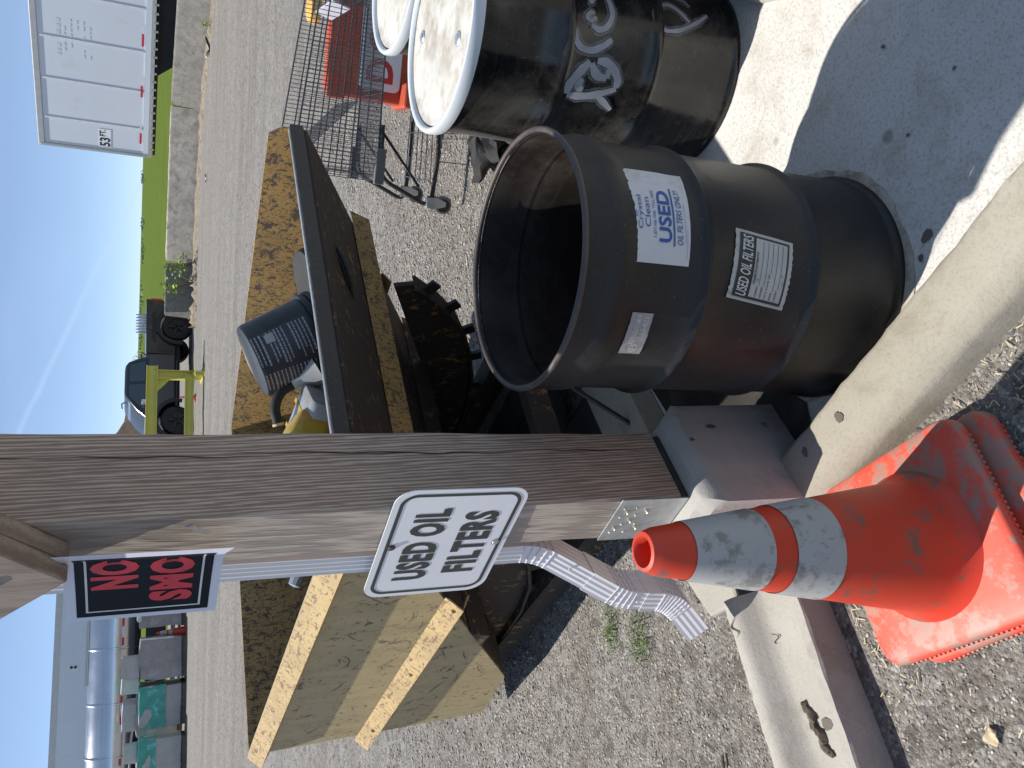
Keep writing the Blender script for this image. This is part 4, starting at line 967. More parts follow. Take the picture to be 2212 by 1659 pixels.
t, mp = jug('oil_jug', 'yellow and orange motor oil jug lying by the black bucket', (-.135, 2.70, 1.150), R(100), R(-62), 'ink_yellow', (.22, .11, .30))
fj = lambda x, z: mp(x, -.0565, z); 
mb = MB(); rect(mb, -.10, .10, .09, .19, fj, 4, 2); mb.build('label_band', 'ink_red', t)
fj2 = lambda x, z: mp(x, -.0580, z)
put(MB(), text_fit('TR', -.09, -.02, .125, .175, .03), fj2).build('lettering', 'ink_w', t)
put(MB(), text_fit('50', .01, .06, .10, .13, .03), fj2).build('lettering', 'ink_yellow', t)
t, mp = jug('oil_jug', 'clear plastic oil jug with yellow stripes half under the orange jug', (-.055, 2.67, 1.115), R(70), R(-75), 'jug_clear', (.20, .12, .28))
for z in (.06, .15):
    mb = MB(); rect(mb, -.101, .101, z, z+.014, lambda x, q: mp(x, -.0615, q)); mb.build('stripe', 'ink_yellow', t)
t, mp = jug('oil_jug', 'dark navy oil jug with a white TAL print beside the post', (-.225, 2.69, 1.135), R(120), R(-50), 'ink_navy', (.20, .10, .28))
put(MB(), text_fit('TAL', -.085, .085, .08, .15, .03), lambda x, z: mp(x, -.0515, z)).build('lettering', 'ink_w', t)
# funnel with a black hose end
fn = thing('hose_funnel', 'clear funnel with a bent black hose sticking out of the hopper', 'funnel', (-.05, 2.75, 1.2))
pth = arc([(.0, 2.75, 1.17), (-.045, 2.76, 1.245), (-.10, 2.755, 1.262), (-.145, 2.75, 1.25)], .05, 6)
MB().tube(pth, .0165, 12).build('hose', 'rubber', fn, smooth=60)
MB().lathe([(.018, 0), (.0185, .008), (.014, .008), (.014, 0)], 14, (-.147, 2.75, 1.2495), M=face_frame((-1, -.05, -.25)), closed=True).build('hose_collar', 'straw', fn, smooth=40)
MB().lathe([(.018, .09), (.022, .06), (.06, 0), (.064, 0), (.024, .062), (.02, .092)], 24, (.03, 2.74, 1.13), M=face_frame((-.5, .1, .8))).build('funnel_cone', 'jug_clear', fn, smooth=50)
ft = tag(MB().lathe([(0, 0), (.02, .004), (.022, .05), (.02, .075), (0, .08)], 10, (-.60, 2.72, 1.16), M=face_frame((-.8, -.2, .4))).build('crushed_can', 'galv', smooth=25), 'small crumpled silver can on the left hopper rim', 'can')
for i, (x, y, z, sx_, nm, lab) in enumerate(((.55, .75, .80, .5, 'rag_heap', 'dark oily rag heap filling the bottom of the hopper'),)):
    m = MB(); rd = random.Random(4)
    def hp_f(u, v):
        xx = .03+(HW-.06)*u; yy = .28+(1.70-.24*u)*v; base = max(1.12-.96*yy/1.56 if yy < 1.56 else .16, .12)
        return H(xx, yy, min(.98, max(base+.03, .72+.10*math.sin(u*9+v*4)+.08*math.sin(v*11+u*5))-.0))
    m.grid(hp_f, 26, 26); tag(m.build(nm, 'rubber', smooth=40), lab, 'rags')

# ================================================================== SHOPPING CART
CA = Vector((math.cos(R(-15)), math.sin(R(-15)), 0)); CW_ = Vector((-CA.y, CA.x, 0)); CO = Vector((1.085, 4.43, .055))
ct = thing('shopping_cart', 'grey wire shopping cart parked behind the drums', 'shopping cart', CO)
def K(a, w, z): return CO+CA*a+CW_*w+Vector((0, 0, z))
RW, FW, BL_ = .60, .50, .95     # rear width, front width, basket length
def wl(a): return (RW-FW)/2*a/BL_            # inset of each side with length
def zfl(a): return .445+.01*a/BL_    # basket floor
def zrm(a): return .905-.10*a/BL_            # basket rim
def side_pt(a, s_, k):       # s_ 0 near side, 1 far side; k 0 floor .. 1 rim ; the sides lean out a little
    ins = wl(a)+(1-k)*.018; w = ins if s_ == 0 else RW-ins; return K(a, w, zfl(a)+(zrm(a)-zfl(a))*k)
for s_ in (0, 1):
    m = MB()
    for i in range(43):
        a = BL_*i/42; m.tube([side_pt(a, s_, 0), side_pt(a, s_, 1)], .0021, 5)
    for k in (0, .17, .34, .51, .68, .85, 1.0):
        m.tube([side_pt(a, s_, k) for a in (0, BL_*.5, BL_)], .0040 if k not in (0, 1) else .0050, 6)
    m.build('side_panel', 'chrome', ct, smooth=60)
m = MB()
for i in range(23):
    u = i/22; m.tube([side_pt(0, 0, 0).lerp(side_pt(0, 1, 0), u), side_pt(BL_, 0, 0).lerp(side_pt(BL_, 1, 0), u)], .0019, 5)
for i in range(34):
    a = BL_*i/33; m.tube([side_pt(a, 0, 0), side_pt(a, 1, 0)], .0019, 5)
m.build('floor_panel', 'chrome', ct, smooth=60)
for a, nm in ((BL_, 'front_panel'), (.03, 'rear_gate')):
    m = MB()
    for i in range(16):
        u = i/15; m.tube([side_pt(a, 0, 0).lerp(side_pt(a, 1, 0), u), side_pt(a, 0, 1).lerp(side_pt(a, 1, 1), u)], .0019, 5)
    for k in (0, .25, .5, .75, 1): m.tube([side_pt(a, 0, k), side_pt(a, 1, k)], .0032, 6)
    m.build(nm, 'chrome', ct, smooth=60)
m = MB()                    # folding seat lying inside
for i in range(12):
    u = .06+.88*i/11; m.tube([K(.06, RW*u, .88), K(.40, RW*u, .58)], .0022, 5)
for k in (0, .33, .66, 1): m.tube([K(.06+.34*k, .04, .88-.30*k), K(.06+.34*k, RW-.04, .88-.30*k)], .0032, 6)
m.build('child_seat', 'chrome', ct, smooth=60)
mb = MB().box((0, 0, 0), (.012, RW*.80, .10), Matrix.Rotation(R(-15), 3, 'Z') @ Matrix.Rotation(R(15), 3, 'Y')); mb.v = [tuple(Vector(p)+K(.86, RW/2, .70)) for p in mb.v]
mb.build('seat_flap', 'pale_plastic', ct, bevel=.004)
# handle and chassis
MB().tube(arc([K(.06, .0, .86), K(-.03, .0, .96), K(-.03, RW, .96), K(.06, RW, .86)], .05, 6), .011, 10).build('handle_frame', 'grey_plastic', ct, smooth=60)
MB().tube([K(-.03, .06, .96), K(-.03, RW-.06, .96)], .0165, 12).build('handle_grip', 'grey_plastic', ct, smooth=60)
for w in (.03, RW-.03):
    MB().tube(arc([K(.30, w, .435), K(.02, w, .425), K(-.11, w, .12), K(.18, w, .105), K(.86, (w-RW/2)*.72+RW/2, .15)], .07, 6), .0125, 10).build('chassis_tube', 'dark_steel', ct, smooth=60)
    MB().tube([K(.26, w, .43), K(.0, w, .20)], .008, 8).build('brace_rod', 'dark_steel', ct, smooth=60)
    MB().box(K(.08, w-.034 if w < .2 else w+.034, .440), (.19, .028, .055), Matrix.Rotation(R(-15), 3, 'Z')).build('hinge_cover', 'grey_plastic', ct, bevel=.006)
m = MB()
for i in range(6): u = .08+.84*i/5; m.tube([K(.02, RW*u, .13), K(.84, RW*(.5+(u-.5)*.74), .16)], .0032, 6)
for a in (.04, .3, .56, .82): m.tube([K(a, .03, .135+.03*a), K(a, RW-.03, .135+.03*a)], .0032, 6)
m.build('lower_rack', 'chrome', ct, smooth=60)
def caster(a, w, ang):
    c = K(a, w, .052); dvec = Vector((math.cos(ang), math.sin(ang), 0)); sv_ = Vector((-dvec.y, dvec.x, 0)); Mq = face_frame(sv_)
    wh = MB().lathe([(.012, -.013), (.040, -.013), (.0505, -.010), (.0525, 0), (.0505, .010), (.040, .013), (.012, .013)], 26, c, M=Mq).build('wheel', 'grey_plastic', ct, smooth=40)
    MB().lathe([(0, -.015), (.038, -.0145), (.038, .0145), (0, .015)], 20, c, M=Mq).build('hub', 'dark_steel', wh)
    for s_ in (-1, 1):
        q = [(-.028, .098), (.030, .098), (.036, .06), (.014, -.008), (-.012, -.008), (-.034, .05)]
        MB().prism(q, lambda u, z: c+dvec*(u-.01)+sv_*s_*.0165+Vector((0, 0, z-.004)), lambda u, z: c+dvec*(u-.01)+sv_*s_*.0195+Vector((0, 0, z-.004))).build('caster_fork', 'galv', ct)
    MB().box(c+Vector((0, 0, .096)), (.06, .04, .008)).build('caster_plate', 'galv', ct)
caster(-.085, .02, R(150)); caster(-.06, RW-.03, R(160)); caster(.80, .11, R(-20)); caster(.80, RW-.11, R(-20))

# orange barricade panel behind the cart
bq = thing('barricade_panel', 'orange plastic road barricade with a white sign panel behind the cart', 'barricade', (2.25, 5.35, .1), R(-14))
q = rrect(-.40, .45, .0, .56, .06, 5)
MB().prism([(x, z) for x, z in q], lambda x, z: Vector((x, -.05, z-.05)), lambda x, z: Vector((x, .05, z-.05))).build('panel_body', 'barricade', bq, world=False, bevel=.02)
MB().prism(rrect(-.33, .38, .02, .30, .04, 4), lambda x, z: Vector((x, -.0515, z)), lambda x, z: Vector((x, -.058, z))).build('sign_face', 'sign_w', bq, world=False)
for k, (tx, x0, x1) in enumerate((('D', -.28, -.13), ('O', -.09, .06), ('N', .10, .25))): put(MB(), text_fit(tx, x0, x1, .07, .25, .03), lambda x, z: Vector((x, -.0600, z))).build('lettering', 'ink_red', bq, world=False)
for xx in (-.3, .05):
    MB().box((xx, -.055, .44), (.24, .02, .12)).build('recess_frame', 'barricade', bq, world=False, bevel=.008)
MB().lathe([(.09, 0), (.095, .02), (.09, .06), (.06, .075), (0, .08)], 24, (.10, 0, .57)).build('warning_lamp', 'amber', bq, world=False, smooth=50)
for xx in (-.34, .36): MB().box((xx, 0, -.02), (.16, .34, .06)).build('foot', 'barricade', bq, world=False, bevel=.015)
# rubber lump between the drums
m = MB(); rd = random.Random(8)
def rl(u, v):
    a = 2*math.pi*u; r_ = (.20*math.sin(math.pi*min(v, .5+.5*v)))*(1+.22*math.sin(3*a+1)+.12*math.sin(5*a)); z = .11*math.cos(math.pi*v/1.9)+.03*math.sin(4*a+6*v)*v+.015*math.sin(11*a+9*v)
    return Vector((1.27+r_*math.cos(a)*1.1, 3.93+r_*math.sin(a)*.9, max(z, -.02)))
m.grid(rl, 36, 12); tag(m.build('rubber_scrap', 'rubber', smooth=40), 'lump of torn black rubber on the gravel between the two front drums', 'rubber scrap')

# ================================================================== YARD BACKGROUND
def barrier(label, a, b, mat, zb_=.13, hgt=.85, seed=0):
    a, b = Vector((*a, 0)), Vector((*b, 0)); L_ = (b-a).length; rz = math.atan2((b-a).y, (b-a).x)
    t = thing('road_barrier', label, 'barrier', (a.x, a.y, zb_), rz, 'concrete barriers along the yard'); rd = random.Random(seed)
    prof_ = [(-.30, -.1), (-.30, .07), (-.20, .28), (-.115, .80), (-.095, hgt-.01), (-.08, hgt), (.08, hgt), (.095, hgt-.01), (.115, .80), (.20, .28), (.30, .07), (.30, -.1)]
    m = MB(); n = 40; k = len(prof_); vs = []
    for i in range(n+1):
        e = 0.05*(max(0, 1-i/2.0)+max(0, 1-(n-i)/2.0))
        for y, z in prof_:
            vs.append(Vector((L_*i/n+(rd.uniform(-.02, .02) if i in (0, n) else 0), y*(1-e*.5)+rd.uniform(-.004, .004), z*(1-e*.25)+rd.uniform(-.005, .005))))
    m.add(vs, [(i*k+j, (i+1)*k+j, (i+1)*k+j+1, i*k+j+1) for i in range(n) for j in range(k-1)]+[tuple(range(k)), tuple(range(n*k, n*k+k))[::-1]])
    m.build('barrier_block', mat, t, world=False, smooth=30)
    for fx_ in (.33, .72):
        MB().lathe([(.05, .01), (.04, -.02), (.0, -.03)], 12, (L_*fx_, -.172, .42), M=face_frame((0, -1, .25))).build('lifting_hole', 'hole', t, world=False)
    return t
barrier('grey streaked concrete barrier under the white trailer', (7.78, 25.45), (10.6, 20.2), 'barrier', seed=1)
barrier('pale blotchy concrete barrier in the middle of the row', (3.45, 26.95), (7.72, 25.72), 'barrier_b', seed=2)
barrier('dark concrete barrier with pale marks beside the pickup tail', (1.80, 26.35), (3.30, 27.05), 'barrier', seed=3)
# earth heaped against the barriers
m = MB(); rd = random.Random(2)
pl = [(1.4, 26.2), (2.6, 26.5), (3.4, 26.7), (5.5, 26.2), (7.6, 25.4), (9.0, 22.7), (10.4, 20.1)]
m2 = MB()
rows = []
for i in range(90):
    u = i/89*(len(pl)-1); j = min(int(u), len(pl)-2); f = u-j; x = pl[j][0]*(1-f)+pl[j+1][0]*f; y = pl[j][1]*(1-f)+pl[j+1][1]*f; hgt = .06+.05*rd.random()+(.10 if i < 22 else 0)*rd.random()
    rows += [Vector((x, y-.75, .11)), Vector((x, y-.45, .15+hgt*.5)), Vector((x, y-.18, .15+hgt)), Vector((x, y+.1, .13))]
m2.add(rows, [(i*4+j, (i+1)*4+j, (i+1)*4+j+1, i*4+j+1) for i in range(89) for j in range(3)])
tag(m2.build('earth_bank', simple('earth_bank', (.235, .195, .15), .95, 0, .3, 6, (.12, .09, .06), 8, .5, .66, .8, 20), smooth=60), kind='structure')

# ---- white box trailer on the right
tl = thing('box_trailer', 'white box trailer marked 53 FT. parked behind the barriers', 'trailer', (6.55, 27.4, .15), math.atan2(-.751, .66))
TLn = 15.8; zb0, zt0 = 1.19, 4.26
def tb(mb, nm, mat, par=None, **k): return mb.build(nm, mat, par or tl, world=False, **k)
tb(MB().box((TLn/2, 1.3, (zb0+.34+zt0-.17)/2), (TLn-.12, 2.56, zt0-.17-zb0-.34)), 'side_wall', 'trailer')
tb(MB().box((TLn/2, 1.3, zt0-.085), (TLn, 2.62, .17)), 'top_rail', 'alu', bevel=.02)
tb(MB().box((TLn/2, 1.3, zb0+.265), (TLn, 2.60, .15)), 'bottom_rail', 'trailer')
tb(MB().box((TLn/2, 1.3, zb0+.14), (TLn, 2.62, .09)), 'lower_rail', 'alu')
for x in (.04, TLn-.04): tb(MB().box((x, 1.3, (zb0+zt0)/2+.1), (.10, 2.64, zt0-zb0-.26)), 'corner_post', 'alu', bevel=.02)
for i in range(10):
    x = .95+1.22*i
    tb(MB().box((x, .008, (zb0+zt0)/2+.08), (.055, .014, zt0-zb0-.54)), 'panel_seam', 'tape_white')
for i in range(60): 
    tb(MB().box((.3+i*.25, .02, zb0+.08), (.05, .06, .10)), 'floor_beam', 'alu')
tb(MB().box((TLn/2, 1.3, zb0+.03), (TLn, 2.3, .07)), 'under_floor', 'under')
for i in range(7):
    x = .45+i*1.55
    tb(MB().box((x+.19, -.006, zb0+.40), (.36, .004, .055)), 'red_tape', 'tape_red'); tb(MB().box((x+.50, -.006, zb0+.40), (.24, .004, .055)), 'white_tape', 'tape_white')
tb(MB().prism([(.18, 2.38), (.78, 2.38), (.78, 2.70), (.18, 2.70)], lambda x, z: Vector((x, .018, z)), lambda x, z: Vector((x, .010, z))), 'decal', 'sign_w')
put(MB(), text_fit('53', .20, .50, 2.40, 2.68, .03), lambda x, z: Vector((x, .007, z))).build('lettering', 'ink_k', tl, world=False)
put(MB(), text_fit('FT.', .54, .76, 2.52, 2.68, .03), lambda x, z: Vector((x, .007, z))).build('lettering', 'ink_k', tl, world=False)
m = MB(); rd = random.Random(3)
for row in range(6):
    x = 2.9
    while x < 3.95:
        w = rd.uniform(.04, .13)
        if rd.random() < .75: m.box((x+w/2, .0165, 3.62-row*.15), (w, .003, .035 if row else .09))
        x += w+.05
tag(m.build('faded_lettering', simple('faded_ink', (.56, .60, .645), .5), tl, world=False), kind='stuff')
for (x, y, w, d, h_, z) in ((3.0, .5, .22, .22, 1.0, .15), (3.0, 2.1, .22, .22, 1.0, .15)): tb(MB().box((x, y, z+h_/2), (w, d, h_)), 'landing_leg', 'under')
tb(MB().prism([(2.55, 1.19), (5.6, 1.19), (5.3, .75), (3.6, .62), (2.9, .80)], lambda x, z: Vector((x, .35, z)), lambda x, z: Vector((x, .60, z))), 'gear_box', 'under')
for x in (12.4, 13.7):
    for y in (.3, 2.3): tb(MB().lathe([(0, -.14), (.30, -.14), (.50, -.12), (.515, 0), (.50, .12), (.30, .14), (0, .14)], 26, (x, y, .51), M=face_frame((0, 1, 0))), 'wheel', 'rubber', smooth=40)
# ---- pickup truck
PT = thing('pickup_truck', 'black pickup truck parked behind the yellow steel stand', 'pickup truck', (1.13, 28.4, .15), R(205))
def pb(mb, nm, mat, par=None, **k): return mb.build(nm, mat, par or PT, world=False, **k)
hw = .93
def loft(rows, mat, nm, **k):     # rows: list of (z, x0, x1, halfwidth)
    m = MB(); R_ = []
    for z, x0, x1, w in rows: R_.append([Vector((x, y, z)) for x, y in rrect(x0, x1, -w, w, .10, 4)])
    n = len(R_[0]); m.add([p for r_ in R_ for p in r_], [(i*n+j, i*n+(j+1) % n, (i+1)*n+(j+1) % n, (i+1)*n+j) for i in range(len(R_)-1) for j in range(n)]+[tuple(range(n))[::-1], tuple(range((len(R_)-1)*n, len(R_)*n))]); return pb(m, nm, mat, **k)
def body_poly(x0, x1, zlo, zhi_f, arches, n=60):
    up = [(x0+(x1-x0)*i/n, zhi_f(x0+(x1-x0)*i/n)) for i in range(n+1)]; lo = []
    for i in range(n, -1, -1):
        x = x0+(x1-x0)*i/n; z = zlo
        for ax_, ar in arches:
            if abs(x-ax_) < ar: z = max(z, .38+math.sqrt(max(0, ar*ar-(x-ax_)**2)))
        lo.append((x, z))
    return up+lo
bed = body_poly(-.90, .965, .46, lambda x: 1.30-.01*(x-.2), [(0, .53)])
pb(MB().prism(bed, lambda x, z: Vector((x, hw-.05*(z < .8), z)), lambda x, z: Vector((x, -hw+.05*(z < .8), z))), 'bed', 'truck', bevel=.03)
cab = body_poly(.985, 4.10, .46, lambda x: (1.24 if x < 3.1 else 1.24-.10*sstep(3.1, 4.1, x)**1.2), [(3.1, .55)])
pb(MB().prism(cab, lambda x, z: Vector((x, hw, z)), lambda x, z: Vector((x, -hw, z))), 'cab_body', 'truck', bevel=.04)
loft([(1.235, 1.0, 3.05, .86), (1.50, 1.08, 2.78, .82), (1.75, 1.18, 2.42, .76), (1.83, 1.28, 2.28, .71), (1.85, 1.40, 2.15, .66)], 'truck', 'cab_roof', smooth=40)
yS = lambda z: .872-.115*(z-1.235)/.515+.004
for nm, q in (('rear_window', [(1.22, 1.30), (1.86, 1.30), (1.86, 1.72), (1.30, 1.70)]), ('front_window', [(1.95, 1.30), (2.78, 1.30), (2.40, 1.66), (2.32, 1.72), (1.95, 1.73)])):
    for s_ in (1, -1): pb(MB().prism(q, lambda x, z: Vector((x, s_*(yS(z)-.01), z)), lambda x, z: Vector((x, s_*(yS(z)+.004), z))), nm, 'glass')
pb(MB().hexa([Vector((3.03, -.78, 1.26)), Vector((3.03, .78, 1.26)), Vector((2.99, .78, 1.26)), Vector((2.99, -.78, 1.26)), Vector((2.45, -.70, 1.74)), Vector((2.45, .70, 1.74)), Vector((2.41, .70, 1.74)), Vector((2.41, -.70, 1.74))]), 'windshield', 'wshield')
pb(MB().box((2.62, hw+.12, 1.28), (.10, .22, .20)).box((2.60, hw+.02, 1.24), (.05, .1, .06)), 'side_mirror', 'galv', bevel=.02)
pb(MB().box((2.05, hw+.012, 1.02), (.20, .02, .05)), 'door_handle', 'alu', bevel=.006)
pb(MB().prism([(.02, 0), (-.02, 0), (-.02, .78), (.02, .78)], lambda x, z: Vector((1.90+x*.3, hw+.003, .48+z)), lambda x, z: Vector((1.90+x*.3, hw+.006, .48+z))), 'door_gap', 'trim')
for cx_, ar in ((0, .56), (3.1, .58)):
    for s_ in (1, -1):
        m = MB(); n = 18
        o_ = [(cx_+(ar+.09)*math.cos(R(-12+204*i/n)), .40+(ar+.07)*math.sin(R(-12+204*i/n))) for i in range(n+1)]; i_ = [(cx_+(ar-.03)*math.cos(R(-12+204*i/n)), .40+(ar-.03)*math.sin(R(-12+204*i/n))) for i in range(n+1)]
        m.prism(o_+i_[::-1], lambda x, z: Vector((x, s_*(hw-.02), z)), lambda x, z: Vector((x, s_*(hw+.045), z))); pb(m, 'wheel_arch', 'trim', smooth=40)
    for s_ in (1, -1):
        w_ = pb(MB().lathe([(.26, -.12), (.37, -.125), (.425, -.10), (.44, -.03), (.44, .03), (.425, .10), (.37, .125), (.26, .12)], 34, (cx_, s_*.80, .43), M=face_frame((0, 1, 0))), 'tyre', 'rubber', smooth=40)
        pb(MB().lathe([(.268, -.11), (.268, .09), (.25, .085), (.10, .04), (0, .04)] if s_ > 0 else [(.268, .11), (.268, -.09), (.25, -.085), (.1, -.04), (0, -.04)], 30, (cx_, s_*.80, .43), M=face_frame((0, 1, 0))), 'rim', 'trim', w_, smooth=40)
        for k in range(5):
            a = R(90+72*k); ctr = Vector((cx_, s_*.885, .43)); d1 = Vector((math.cos(a), 0, math.sin(a)))
            pb(MB().bar(ctr+d1*.05, ctr+d1*.255, .075, .03, (0, 1, 0)), 'spoke', 'trim', w_)
for s_ in (1, -1): pb(MB().box((-.88, s_*(hw-.06), 1.02), (.09, .14, .34)), 'tail_lamp', 'tail', bevel=.02)
pb(MB().box((-.98, 0, .62), (.12, 1.7, .20)), 'rear_bumper', 'trim', bevel=.03)
pb(MB().box((4.13, 0, .72), (.14, 1.86, .40)), 'front_bumper', 'trim', bevel=.04)
pb(MB().prism([(-.55, 1.02), (.55, 1.02), (.45, 1.14), (-.45, 1.14)], lambda x, z: Vector((x+.05, hw+.004, z)), lambda x, z: Vector((x+.05, hw-.012, z))), 'bed_recess', 'trim')
pb(MB().box((1.5, 0, .42), (3.2, 1.5, .16)), 'chassis', 'under')
pb(MB().box((1.95, hw+.02, .44), (1.5, .12, .05)), 'side_step', 'trim')
pb(MB().tube(arc([(.90, -.65, 1.30), (.80, -.6, 1.42), (.80, .6, 1.42), (.90, .65, 1.30)], .06, 4), .03, 8), 'roll_bar', 'trim', smooth=60)
pb(MB().tube([(2.2, 0, 1.85), (2.25, 0, 1.92), (2.4, 0, 1.90)], .02, 6), 'antenna', 'trim', smooth=60)
wb = thing('water_bottle_pack', 'shrink-wrapped tray of clear bottles in the truck bed', 'bottle pack', (1.42, 27.75, 1.42), R(205))
for i in range(6):
    for j in range(2): MB().lathe([(0, 0), (.04, 0), (.042, .10), (.042, .2), (.02, .27), (.018, .30), (0, .30)], 8, (-.42+i*.10+(.0 if j else .05), -.05+j*.1, .02)).build('bottle', simple('bottle_clear', (.42, .50, .58), .15, 0, .2, 10), wb, world=False, smooth=40)
MB().box((-.15, 0, .0), (.66, .26, .03)).build('tray', 'tape_white', wb, world=False)
# ---- yellow steel stand
st = thing('steel_stand', 'yellow welded I-beam stand in front of the pickup', 'stand', (-1.1, 22.4, .13))
def ibeam(a, b, w, h_, nm='beam', up=(0, 0, 1), t_=.02):
    a, b = Vector(a), Vector(b); d = (b-a).normalized(); x = d.cross(Vector(up)).normalized(); y = x.cross(d).normalized()
    m = MB(); m.bar(a+y*(h_/2-t_/2), b+y*(h_/2-t_/2), w, t_, up); m.bar(a-y*(h_/2-t_/2), b-y*(h_/2-t_/2), w, t_, up); m.bar(a, b, t_*.8, h_-2*t_, up); return m.build(nm, 'stand', st)
ibeam((.22, 22.6, 1.33), (-2.7, 22.0, 1.33), .22, .26, 'top_beam')
for x, y in ((.0, 22.55), (-2.4, 22.05)):
    ibeam((x, y, .37), (x, y, 1.20), .22, .22, 'leg', (.98, .2, 0)); ibeam((x+.12, y-.72, .25), (x-.12, y+.72, .25), .22, .23, 'foot_beam')
    for s_ in (-1,): MB().prism([(0, 0), (.32, 0), (0, -.30)], lambda u, z: Vector((x-.10-u*.98, y-u*.2, 1.195+z)), lambda u, z: Vector((x-.10-u*.98, y-u*.2+.02, 1.195+z))).build('gusset', 'stand', st)
ibeam((.0, 22.35, .47), (-2.4, 21.85, .47), .18, .2, 'lower_beam')
# small cone and dirt mound
def small_cone(label, x, y, z, s_, mat='cone_o'):
    t = thing('traffic_cone', label, 'traffic cone', (x, y, z), 0, 'small far traffic cones')
    MB().box((0, 0, .02), (.36*s_, .36*s_, .04)).build('base', mat, t, world=False, bevel=.01)
    MB().lathe([(.13*s_, .04), (.035*s_, .70*s_), (.02*s_, .71*s_), (0, .71*s_)], 24, (0, 0, 0)).build('cone_body', mat, t, world=False, smooth=50)
    for z0, z1 in ((.33, .42), (.47, .62)):
        rr_ = lambda z: (.13-(.095)*(z-.04)/.66)*s_+.004
        MB().lathe([(rr_(z0), z0*s_), (rr_(z1), z1*s_)], 24, (0, 0, 0)).build('reflective_collar', 'cone_w', t, world=False, smooth=50)
    return t
small_cone('orange cone with white bands beside the wrapped pallets', -7.75, 26.9, .14, 1.15)
small_cone('orange cone in the shade under the pickup beyond the stand', -.62, 24.9, .14, .62)
m = MB()
def mound(u, v):
    a = 2*math.pi*u; r_ = 7.5*v*(1+.14*math.sin(3*a+1)+.08*math.sin(7*a)); z = 4.6*(1-v)**1.15*(1+.08*math.sin(5*a+9*v))+.12*math.sin(23*a+31*v)
    return Vector((-6.6+r_*math.cos(a), 47+r_*math.sin(a), .1+max(0, z)))
m.grid(mound, 60, 24); tag(m.build('dirt_mound', 'dirt', smooth=60), kind='structure')
# ---- tanker and white trailer on the left
tk = thing('tanker_trailer', 'polished steel tanker trailer behind the pallets', 'tanker', (-7.0, 31.6, .15), math.atan2(-.24, -1.0))
ctz, tr_ = 1.98, .80
def kb(mb, nm, mat, **k): return mb.build(nm, mat, tk, world=False, **k)
kb(MB().lathe([(0, .0), (.35, .04), (.62, .14), (.76, .28), (tr_, .42), (tr_, 12.4), (.62, 12.65), (0, 12.8)], 60, (0, 0, ctz), M=face_frame((1, 0, 0))), 'tank_shell', 'tank', smooth=50)
for x in (.45, .85, 2.35, 4.1, 5.75, 7.4, 9.1): kb(MB().lathe([(tr_-.005, -.045), (tr_+.04, -.03), (tr_+.05, 0), (tr_+.04, .03), (tr_-.005, .045)], 60, (x, 0, ctz), M=face_frame((1, 0, 0))), 'ring_band', 'tank', smooth=50)
kb(MB().box((2.0, -.05, ctz+tr_+.06), (3.0, .30, .05)), 'catwalk', 'alu'); kb(MB().tube([(.0, .2, ctz+tr_+.28), (.0, .2, ctz+tr_-.2)], .03, 6), 'vent_pipe', 'alu')
for i in range(13):
    x = .9+i*.62
    if i % 4 == 3: continue
    a = R(-18); kb(MB().box((x, tr_*math.cos(a)+.006, ctz+tr_*math.sin(a)), (.26, .012, .07)), 'red_tape', 'tape_red'); kb(MB().box((x+.26, tr_*math.cos(a)+.006, ctz+tr_*math.sin(a)), (.24, .012, .07)), 'white_tape', 'tape_white')
for x in (9.6, 10.9):
    for y in (-.9, .9): kb(MB().lathe([(0, -.14), (.30, -.14), (.5, -.12), (.515, 0), (.5, .12), (.30, .14), (0, .14)], 24, (x, y, .5), M=face_frame((0, 1, 0))), 'wheel', 'rubber', smooth=40)
for x in (.8, 4.0): kb(MB().box((x, 0, .6), (.2, 1.2, 1.2)), 'support_leg', 'under')
kb(MB().tube(arc([(4.3, 1.05, .9), (4.5, 1.05, 1.30), (5.2, 1.05, 1.42), (8.0, 1.05, 1.50)], .25, 6), .04, 8), 'hose_tube', 'alu', smooth=60)
kb(MB().box((6, 0, .72), (11, .9, .62)), 'frame_rail', 'under')
wt = thing('box_trailer', 'long white box trailer standing behind the steel tanker', 'trailer', (-6.2, 36.2, .15), math.atan2(-.30, -1.0))
WL, wz0, wz1 = 14.5, 1.15, 3.98
def vb(mb, nm, mat, **k): return mb.build(nm, mat, wt, world=False, **k)
vb(MB().box((WL/2, -1.3, (wz0+wz1)/2), (WL, 2.6, wz1-wz0)), 'side_wall', 'trailer'); vb(MB().box((WL/2, -1.3, wz1+.02), (WL+.04, 2.66, .20)), 'top_rail', 'alu')
for i in range(11): vb(MB().box((.6+1.25*i, .006, (wz0+wz1)/2), (.05, .014, wz1-wz0-.2)), 'panel_seam', 'tape_white')
vb(MB().box((5.0, .01, 3.42), (.36, .02, .30)), 'lamp_plate', 'tape_white')
for dz in (-.065, .065): vb(MB().lathe([(0, .02), (.05, .018), (.055, 0)], 14, (5.0, .02, 3.42+dz*1.0), M=face_frame((0, 1, 0))), 'vent_cap', 'ink_k')
for x in (1.6, 12.0):
    for y in (-.3, -2.3): vb(MB().lathe([(0, -.14), (.3, -.14), (.5, -.12), (.515, 0), (.5, .12), (.3, .14), (0, .14)], 24, (x, y, .5), M=face_frame((0, 1, 0))), 'wheel', 'rubber', smooth=40)
